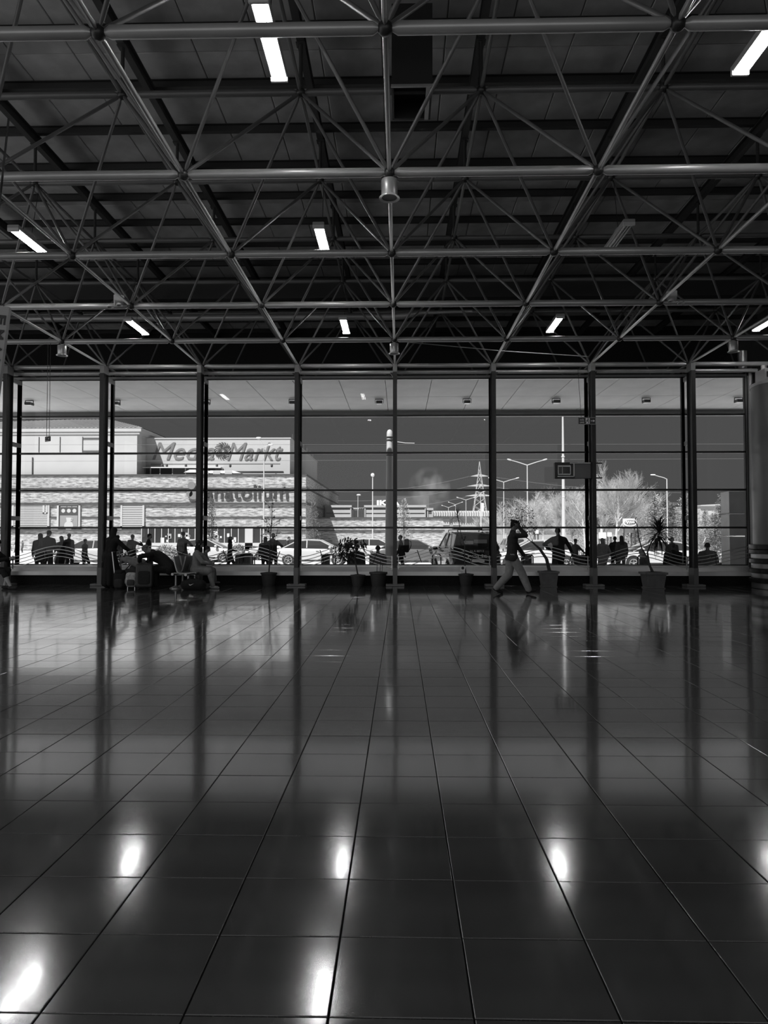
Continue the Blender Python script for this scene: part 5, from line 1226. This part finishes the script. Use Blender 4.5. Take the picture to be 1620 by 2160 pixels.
BT = [(1296, 60, 968, 1.0, 'tallest bare pale tree, just right of the sixth column'), (1332, 64, 1000, 1.1, 'bare pale tree with wide white branches behind the oval sign'), (1268, 66, 1006, 1, 'bare tree behind the coat wearer'), (1236, 62, 1008, 1, 'bare tree hidden by the sixth column'), (1205, 70, 1030, 1.1, 'bare tree right of the tall mast'), (1172, 66, 1018, 1, 'bare tree left of the tall mast'),
      (1145, 74, 1036, 1.2, 'bare tree behind the man with hand on hip'), (1120, 70, 1030, 1, 'bare tree behind the tallest double-arm lamp'), (1092, 78, 1046, 1.2, 'bare tree behind the walking man'), (1066, 84, 1056, 1.3, 'bare tree right of the fifth column'), (1038, 92, 1075, 1.4, 'low bare tree behind the fifth column'), (1352, 72, 1030, 1.1, 'bare tree at the right end of the bare group'), (1310, 74, 990, 1, 'bare tree behind the tallest one'), (1190, 82, 1028, 1.3, 'bare tree in the back row behind the mast'), (1010, 100, 1085, 1.4, 'low bare tree at the foot of the pylon')]
for i, (px, Y, py, wf_, lab) in enumerate(BT):
    tm, wm, zm = bp[i % 3]; t = thing('bare_tree', lab, 'tree', cp(px, Y), r.uniform(0, 6), 'bare trees across the road'); k = (Z_(py, Y, px)-GR)/zm
    for nm, me in (('trunk', tm), ('branches', wm)): o = link(nm, me, t); o.scale = (k*wf_, k*wf_, k); 
    t.children[-1]['kind'] = 'stuff'
def fir_proto(seed, broad, m_):
    r = random.Random(seed); T = MB(); N = MB(); T.lathe([(.16, 0), (.10, 4), (.02, 8)], n=8)
    nb = 120 if broad else 95
    for i in range(nb):
        f = .08+.9*i/nb; z = 8*f; L = (2.3*(1-f)**.7+.15)*(1.25*r.uniform(.6, 1.1) if broad else r.uniform(.8, 1.05)); az = i*2.4+r.uniform(-.3, .3)
        d = V(math.cos(az), math.sin(az), .12 if not broad else .25); e = V(0, 0, z)+d*L-V(0, 0, .12*L*L*.5); seg(T, V(0, 0, z), e, .035, .01, 3)
        for k in range(int(14+L*14)):
            u = r.uniform(.15, 1.02); c_ = V(0, 0, z).lerp(e, u)+rv(r)*.16*(1.4 if broad else 1); s = V(-d.y, d.x, 0)*r.choice((-1, 1)); a = (d*.5+s*r.uniform(.2, .9)+V(0, 0, r.uniform(-.3, .35))).normalized()*r.uniform(.10, .24); b = a.cross(rv(r)).normalized()*.05
            N.add([c_, c_+a*.6+b, c_+a*1.3, c_+a*.6-b], [(0, 1, 2, 3)])
    return T.mesh('trunk', mat('fir_bark', .12, .9)), N.mesh('needles', m_)
f1, f2, f3, f4 = fir_proto(5, False, M_NEED2), fir_proto(6, True, M_NEED), fir_proto(7, True, M_NEED2), fir_proto(8, False, M_NEED)
FT = [(661, 52, 1054, f4, .62, 'layered spruce tree just right of the fourth column'), (852, 56, 1050, f1, .75, 'pale spruce tree just right of the centre column'), (446, 54, 1048, f4, .6, 'spruce tree half hidden behind the third column'), (1382, 66, 1042, f3, .95, 'evergreen tree above the spiky palm'), (1418, 62, 1060, f2, .9, 'broad evergreen right of the single-arm lamp'), (1448, 68, 1040, f3, 1.1, 'broad evergreen left of the seventh column'), (1404, 80, 1052, f2, 1.1, 'dark evergreen in the back row behind the lamp'),
      (1488, 69, 1075, f3, 1, 'evergreen just right of the eighth column'), (1524, 58, 1040, f2, .8, 'tall dark evergreen beside the grey pier'), (1508, 50, 1082, f2, 1.1, 'dark low evergreen below the pale house'), (1340, 84, 1075, f2, 1.2, 'dark evergreen behind the bare trees'), (1240, 101, 1085, f2, 1.4, 'dark evergreen behind the sixth column'), (1130, 95, 1085, f2, 1.4, 'dark evergreen in the far row behind the bare trees')]
for px, Y, py, pr_, wf_, lab in FT:
    t = thing('evergreen_tree', lab, 'tree', cp(px, Y), r.uniform(0, 6), 'evergreen trees outside'); k = (Z_(py, Y, px)-GR)/8.05
    for nm, me in (('trunk', pr_[0]), ('needles', pr_[1])): o = link(nm, me, t); o.scale = (k*wf_*1.0, k*wf_, k)
    t.children[-1]['kind'] = 'stuff'
# ---- people outside
def hgt(px, py, Y): return Z_(py, Y, px)-(GP if Y < 36 else GR)
G_ = 'people outside the glass'
def out(px, py, Y, face, lab, P=None, **k):
    return person(cp(px, Y), hgt(px, py, Y) if 'h' not in k else k.pop('h'), face, lab, P, vox=k.pop('vox', .026), **k)
stride = dict(lf=(-.04, -.15, .06), rf=(.04, .17, .05), lp=-20, rp=10, lh=(-.13, .12, .48), rh=(.13, -.10, .47))
out(100, 1117, 27, 12, 'broad man in dark jacket with rucksack, head bowed, in the first bay', dict(hpitch=30, hyaw=-25, lh=(-.12, .16, .55), rh=(.12, .15, .55)), top=('jacket', .035), legs=('trousers', .03), hair=('short', .02), sc_=(1.12, 1))
out(86, 1124, 28.5, 40, 'person in black puffy coat standing left of the broad man with rucksack', dict(hpitch=20), top=('jacket', .02), legs=('trousers', .02), hair=('hood', .02), sc_=(1.2, 1))
p = cp(88, 26); backpack(p+V(0, -.05, .62), 5, 1.15, .03, 'large dark rucksack with pale curved piping on the broad man in the first bay', rim=.5)
out(130, 1130, 30.6, 60, 'woman in long dark dress holding a hand to her face', dict(rh=(.06, .12, .86), re=(.6, .4, -1), lh=(-.05, .13, .62)), top=('coat', .02), legs=('skirt', .02), hair=('long', .02))
out(145, 1124, 31, -8, 'bald man in dark grey jacket seen from behind, in the first bay', dict(lh=(-.14, .02, .48)), top=('jacket', .06), legs=('trousers', .04), hair=('bald', .1), skin=.12)
out(179, 1136, 31, -35, 'boy in dark T-shirt walking right beside the pale car', dict(stride, lf=(-.05, -.08, .05), rf=(.05, .08, .05)), top=('tee', .02), legs=('trousers', .03), hair=('short', .02), skin=.12)
out(18, 1137, 50, 90, 'person in pale clothes at the left edge behind the first column', stride, top=('shirt', .5), legs=('trousers', .15))
out(36, 1131, 70, 90, 'distant walker with a small rucksack striding left', stride, top=('shirt', .25), legs=('trousers', .08), vox=.035)
out(48, 1140, 70, 90, 'distant child standing behind the striding walker', None, top=('shirt', .2), legs=('trousers', .1), vox=.035)
out(248, 1128, 30.5, -10, 'man in grey hooded top right behind the black-coated woman', None, top=('jacket', .14), legs=('trousers', .08), hair=('short', .03))
t = cp(249, 30.1); backpack(t+V(0, -.12, .95), 0, .8, .10, 'grey rucksack worn by the man behind the black-coated woman')
out(279, 1127, 30.5, -20, 'man in dark jacket with rucksack raising an arm to take a photo', dict(rh=(.10, .22, .78), re=(1, -.2, -.6), lh=(-.14, .04, .5)), top=('jacket', .03), legs=('trousers', .04), hair=('short', .02))
t = cp(278, 30.1); backpack(t+V(0, -.12, .95), 0, .9, .025, 'dark rucksack worn by the man taking a photo')
out(313, 1125, 29, -80, 'young man in profile in a dark striped top, facing right', dict(hpitch=14), top=('jacket', .03), legs=('trousers', .03), hair=('short', .02))
out(386, 1121, 30, -15, 'woman with curly dark hair in a patterned top and long skirt', dict(rh=(.12, .14, .7), re=(1, 0, -1)), top=('shirt', .06), legs=('skirt', .10), hair=('messy', .02))
t = cp(384, 29.6); backpack(t+V(0, -.12, .92), 0, .8, .16, 'pale grey rucksack worn by the curly-haired woman')
out(400, 1166, 30, 0, 'small child in a white hood standing near the curly-haired woman', None, top=('jacket', .7), legs=('trousers', .3), hair=('hood', .75))
out(485, 1131, 31, -80, 'woman in dark headscarf and jacket walking right past the bins', dict(stride, lh=(-.1, .14, .6), rh=(.1, .14, .6)), top=('jacket', .03), legs=('trousers', .03), hair=('hijab', .02))
out(560, 1132, 30, 8, 'stout man in dark hooded jacket seen from behind near the fig tree', None, top=('jacket', .035), legs=('trousers', .02), hair=('hood', .03), sc_=(1.25, 1))
out(576, 1125, 30.5, 0, 'man in flat cap and grey jacket beside the stout man', dict(rh=(.10, .14, .74), re=(1, 0, -.8)), top=('jacket', .06), legs=('trousers', .04), hair=('cap', .3))
out(598, 1128, 46, -90, 'man leaning over the open boot of the pale car', dict(lean=35, lh=(-.1, .3, .6), rh=(.1, .3, .6)), top=('jacket', .02), legs=('trousers', .04))
sit = dict(seated=1, hip=(0, 0, .30), lean=4, lf=(-.08, .28, .045), rf=(.08, .28, .045), lh=(-.09, .2, .34), rh=(.09, .2, .34))
def bench_out(px, Y, w_, lab):
    p = cp(px, Y); t = thing('outdoor_bench', lab, 'bench', p); MB().bbox((0, .05, .40), (w_, .42, .08), .01).build('seat', mat('bench_wood', .12, .7), t)
    for s in (-.4, .4): MB().box(s*w_-.04, s*w_+.04, -.12, .2, 0, .37).build('leg', M_DARK, t)
bench_out(752, 24.0, .9, 'low outdoor bench under the person behind the bushy shrub'); bench_out(797, 23.6, .8, 'low outdoor bench under the man in the padded vest')
bench_out(1364, 23.6, .8, 'low outdoor bench under the grey-haired person'); bench_out(1421, 23.2, .9, 'low outdoor bench under the bald man in black'); bench_out(1493, 24.4, .8, 'low outdoor bench at the last window bay')
def sitter(px, py, Y, face, lab, P=None, **k):
    h_ = (Z_(py, Y, px)-GP)/.775; q = dict(sit); q.update(P or {}); return person(cp(px, Y), h_, face, lab, q, vox=.022, **k)
sitter(752, 1146, 24.0, 5, 'person in striped dark top sitting behind the bushy shrub', dict(lean=12), top=('jacket', .03), legs=('trousers', .02), hair=('short', .05), sc_=(1.2, 1))
sitter(797, 1150, 23.6, 0, 'man in grey padded vest sitting with his back to the glass', dict(hpitch=18), top=('jacket', .14), legs=('trousers', .03), hair=('short', .06), sc_=(1.25, 1))
sitter(1364, 1156, 23.6, 50, 'pale grey-haired person leaning sideways on a low bench', dict(lean=14, side=-12), top=('jacket', .10), legs=('trousers', .03), hair=('hijab', .3))
sitter(1421, 1143, 23.2, -8, 'bald man in black jacket sitting with his back to the glass, at right', dict(lean=8, hpitch=14), top=('jacket', .012), legs=('trousers', .02), hair=('bald', .05), skin=.10, sc_=(1.15, 1))
sitter(1493, 1138, 24.4, -20, 'person in padded jacket bent over luggage in the last bay', dict(lean=30, hpitch=20), top=('jacket', .10), legs=('trousers', .03), hair=('short', .03), sc_=(1.1, 1))
out(1417, 1133, 27, 170, 'man facing the hall behind the bald man', None, top=('jacket', .08), legs=('trousers', .05), hair=('short', .04))
out(846, 1128, 30.5, 92, 'young walker striding left with a big dark rucksack', stride, top=('jacket', .04), legs=('trousers', .02), hair=('short', .02))
t = cp(858, 30.5); backpack(t+V(.0, 0, .88), -90, 1.1, .02, 'big dark rucksack worn by the young walker striding left')
out(1178, 1107, 24.2, 4, 'broad-shouldered man in dark shirt, one hand on his hip, the other on a luggage handle', dict(lh=(-.15, .02, .60), le=(-1, -.2, -.1), rh=(.31, .10, .46), re=(1, -.3, .2), hpitch=24, rcurl=80), top=('jacket', .025), legs=('trousers', .02), hair=('short', .02), skin=.12, sc_=(1.1, 1), h=1.86)
t = cp(1212, 23.9); t = thing('luggage_cart', 'low folding luggage cart gripped by the broad-shouldered man', 'trolley', t); MB().box(-.45, .1, -.2, .2, .08, .12).build('deck', M_DARK, t)
for s in (-.13, .13): MB().tube((s-.05, 0, .1), (s*.5, 0, .92), .014, n=6).build('handle_tube', M_BLACK, t)
MB().tube((-.1, 0, .92), (.1, 0, .92), .02, n=8).build('grip', M_BLACK, t)
for s in (-.35, .05): MB().lathe([(.01, -.015), (.05, -.012), (.05, .012), (.01, .015)], (s, -.18, .05), 12, 'Y').build('wheel', M_RUB, t)
out(1213, 1136, 30.5, -60, 'person in grey top reaching toward the upright suitcase outside', dict(rh=(.12, .3, .55)), top=('shirt', .12), legs=('trousers', .10), hair=('short', .08))
suitcase(cp(1227, 32), 0, .42, .28, .68, .035, 'dark upright suitcase standing on the pavement outside')
out(1239, 1140, 30, -90, 'person in black coat almost hidden by the sixth column', None, top=('coat', .02), legs=('trousers', .02), hair=('short', .03))
out(1272, 1133, 29, 12, 'person in long grey hooded coat leaning forward', dict(lean=14, side=6, hpitch=26, hem=1.0), top=('coat', .20), legs=('trousers', .1), hair=('hood', .2), sc_=(1.15, 1))
out(1297, 1131, 31, -10, 'man in black jacket with rucksack slung on his left side', dict(lh=(-.14, .1, .55)), top=('jacket', .015), legs=('trousers', .02), hair=('short', .02))
t = cp(1288, 30.6); backpack(t+V(0, -.1, .72), 20, .95, .015, 'black rucksack slung on the black-jacketed man')
out(1311, 1129, 30, -4, 'woman with long brown hair in a grey jacket seen from behind', None, top=('jacket', .09), legs=('trousers', .12), hair=('long', .05))
suitcase(cp(1302, 27), 20, .5, .3, .5, .03, 'dark suitcase on the pavement by the long-haired woman', .1)
out(1450, 1137, 46, 90, 'distant walker in dark top left of the eighth column', stride, top=('shirt', .05), legs=('trousers', .05), vox=.03)
out(1430, 1139, 52, 150, 'distant person in white shirt behind the bald man', None, top=('shirt', .6), legs=('trousers', .1), vox=.03)
out(1325, 1141, 62, 180, 'far person with dark hair in white shirt behind the long white saloon', None, top=('shirt', .6), legs=('trousers', .1), vox=.035)
out(1537, 1148, 30, 60, 'person in pale trousers partly hidden by the grey pier', None, top=('jacket', .04), legs=('trousers', .6), hair=('long', .02))
suitcase(cp(1516, 24.6), 0, .5, .3, .62, .02, 'dark suitcase beside the bent-over person in the last bay', .1)
bake()
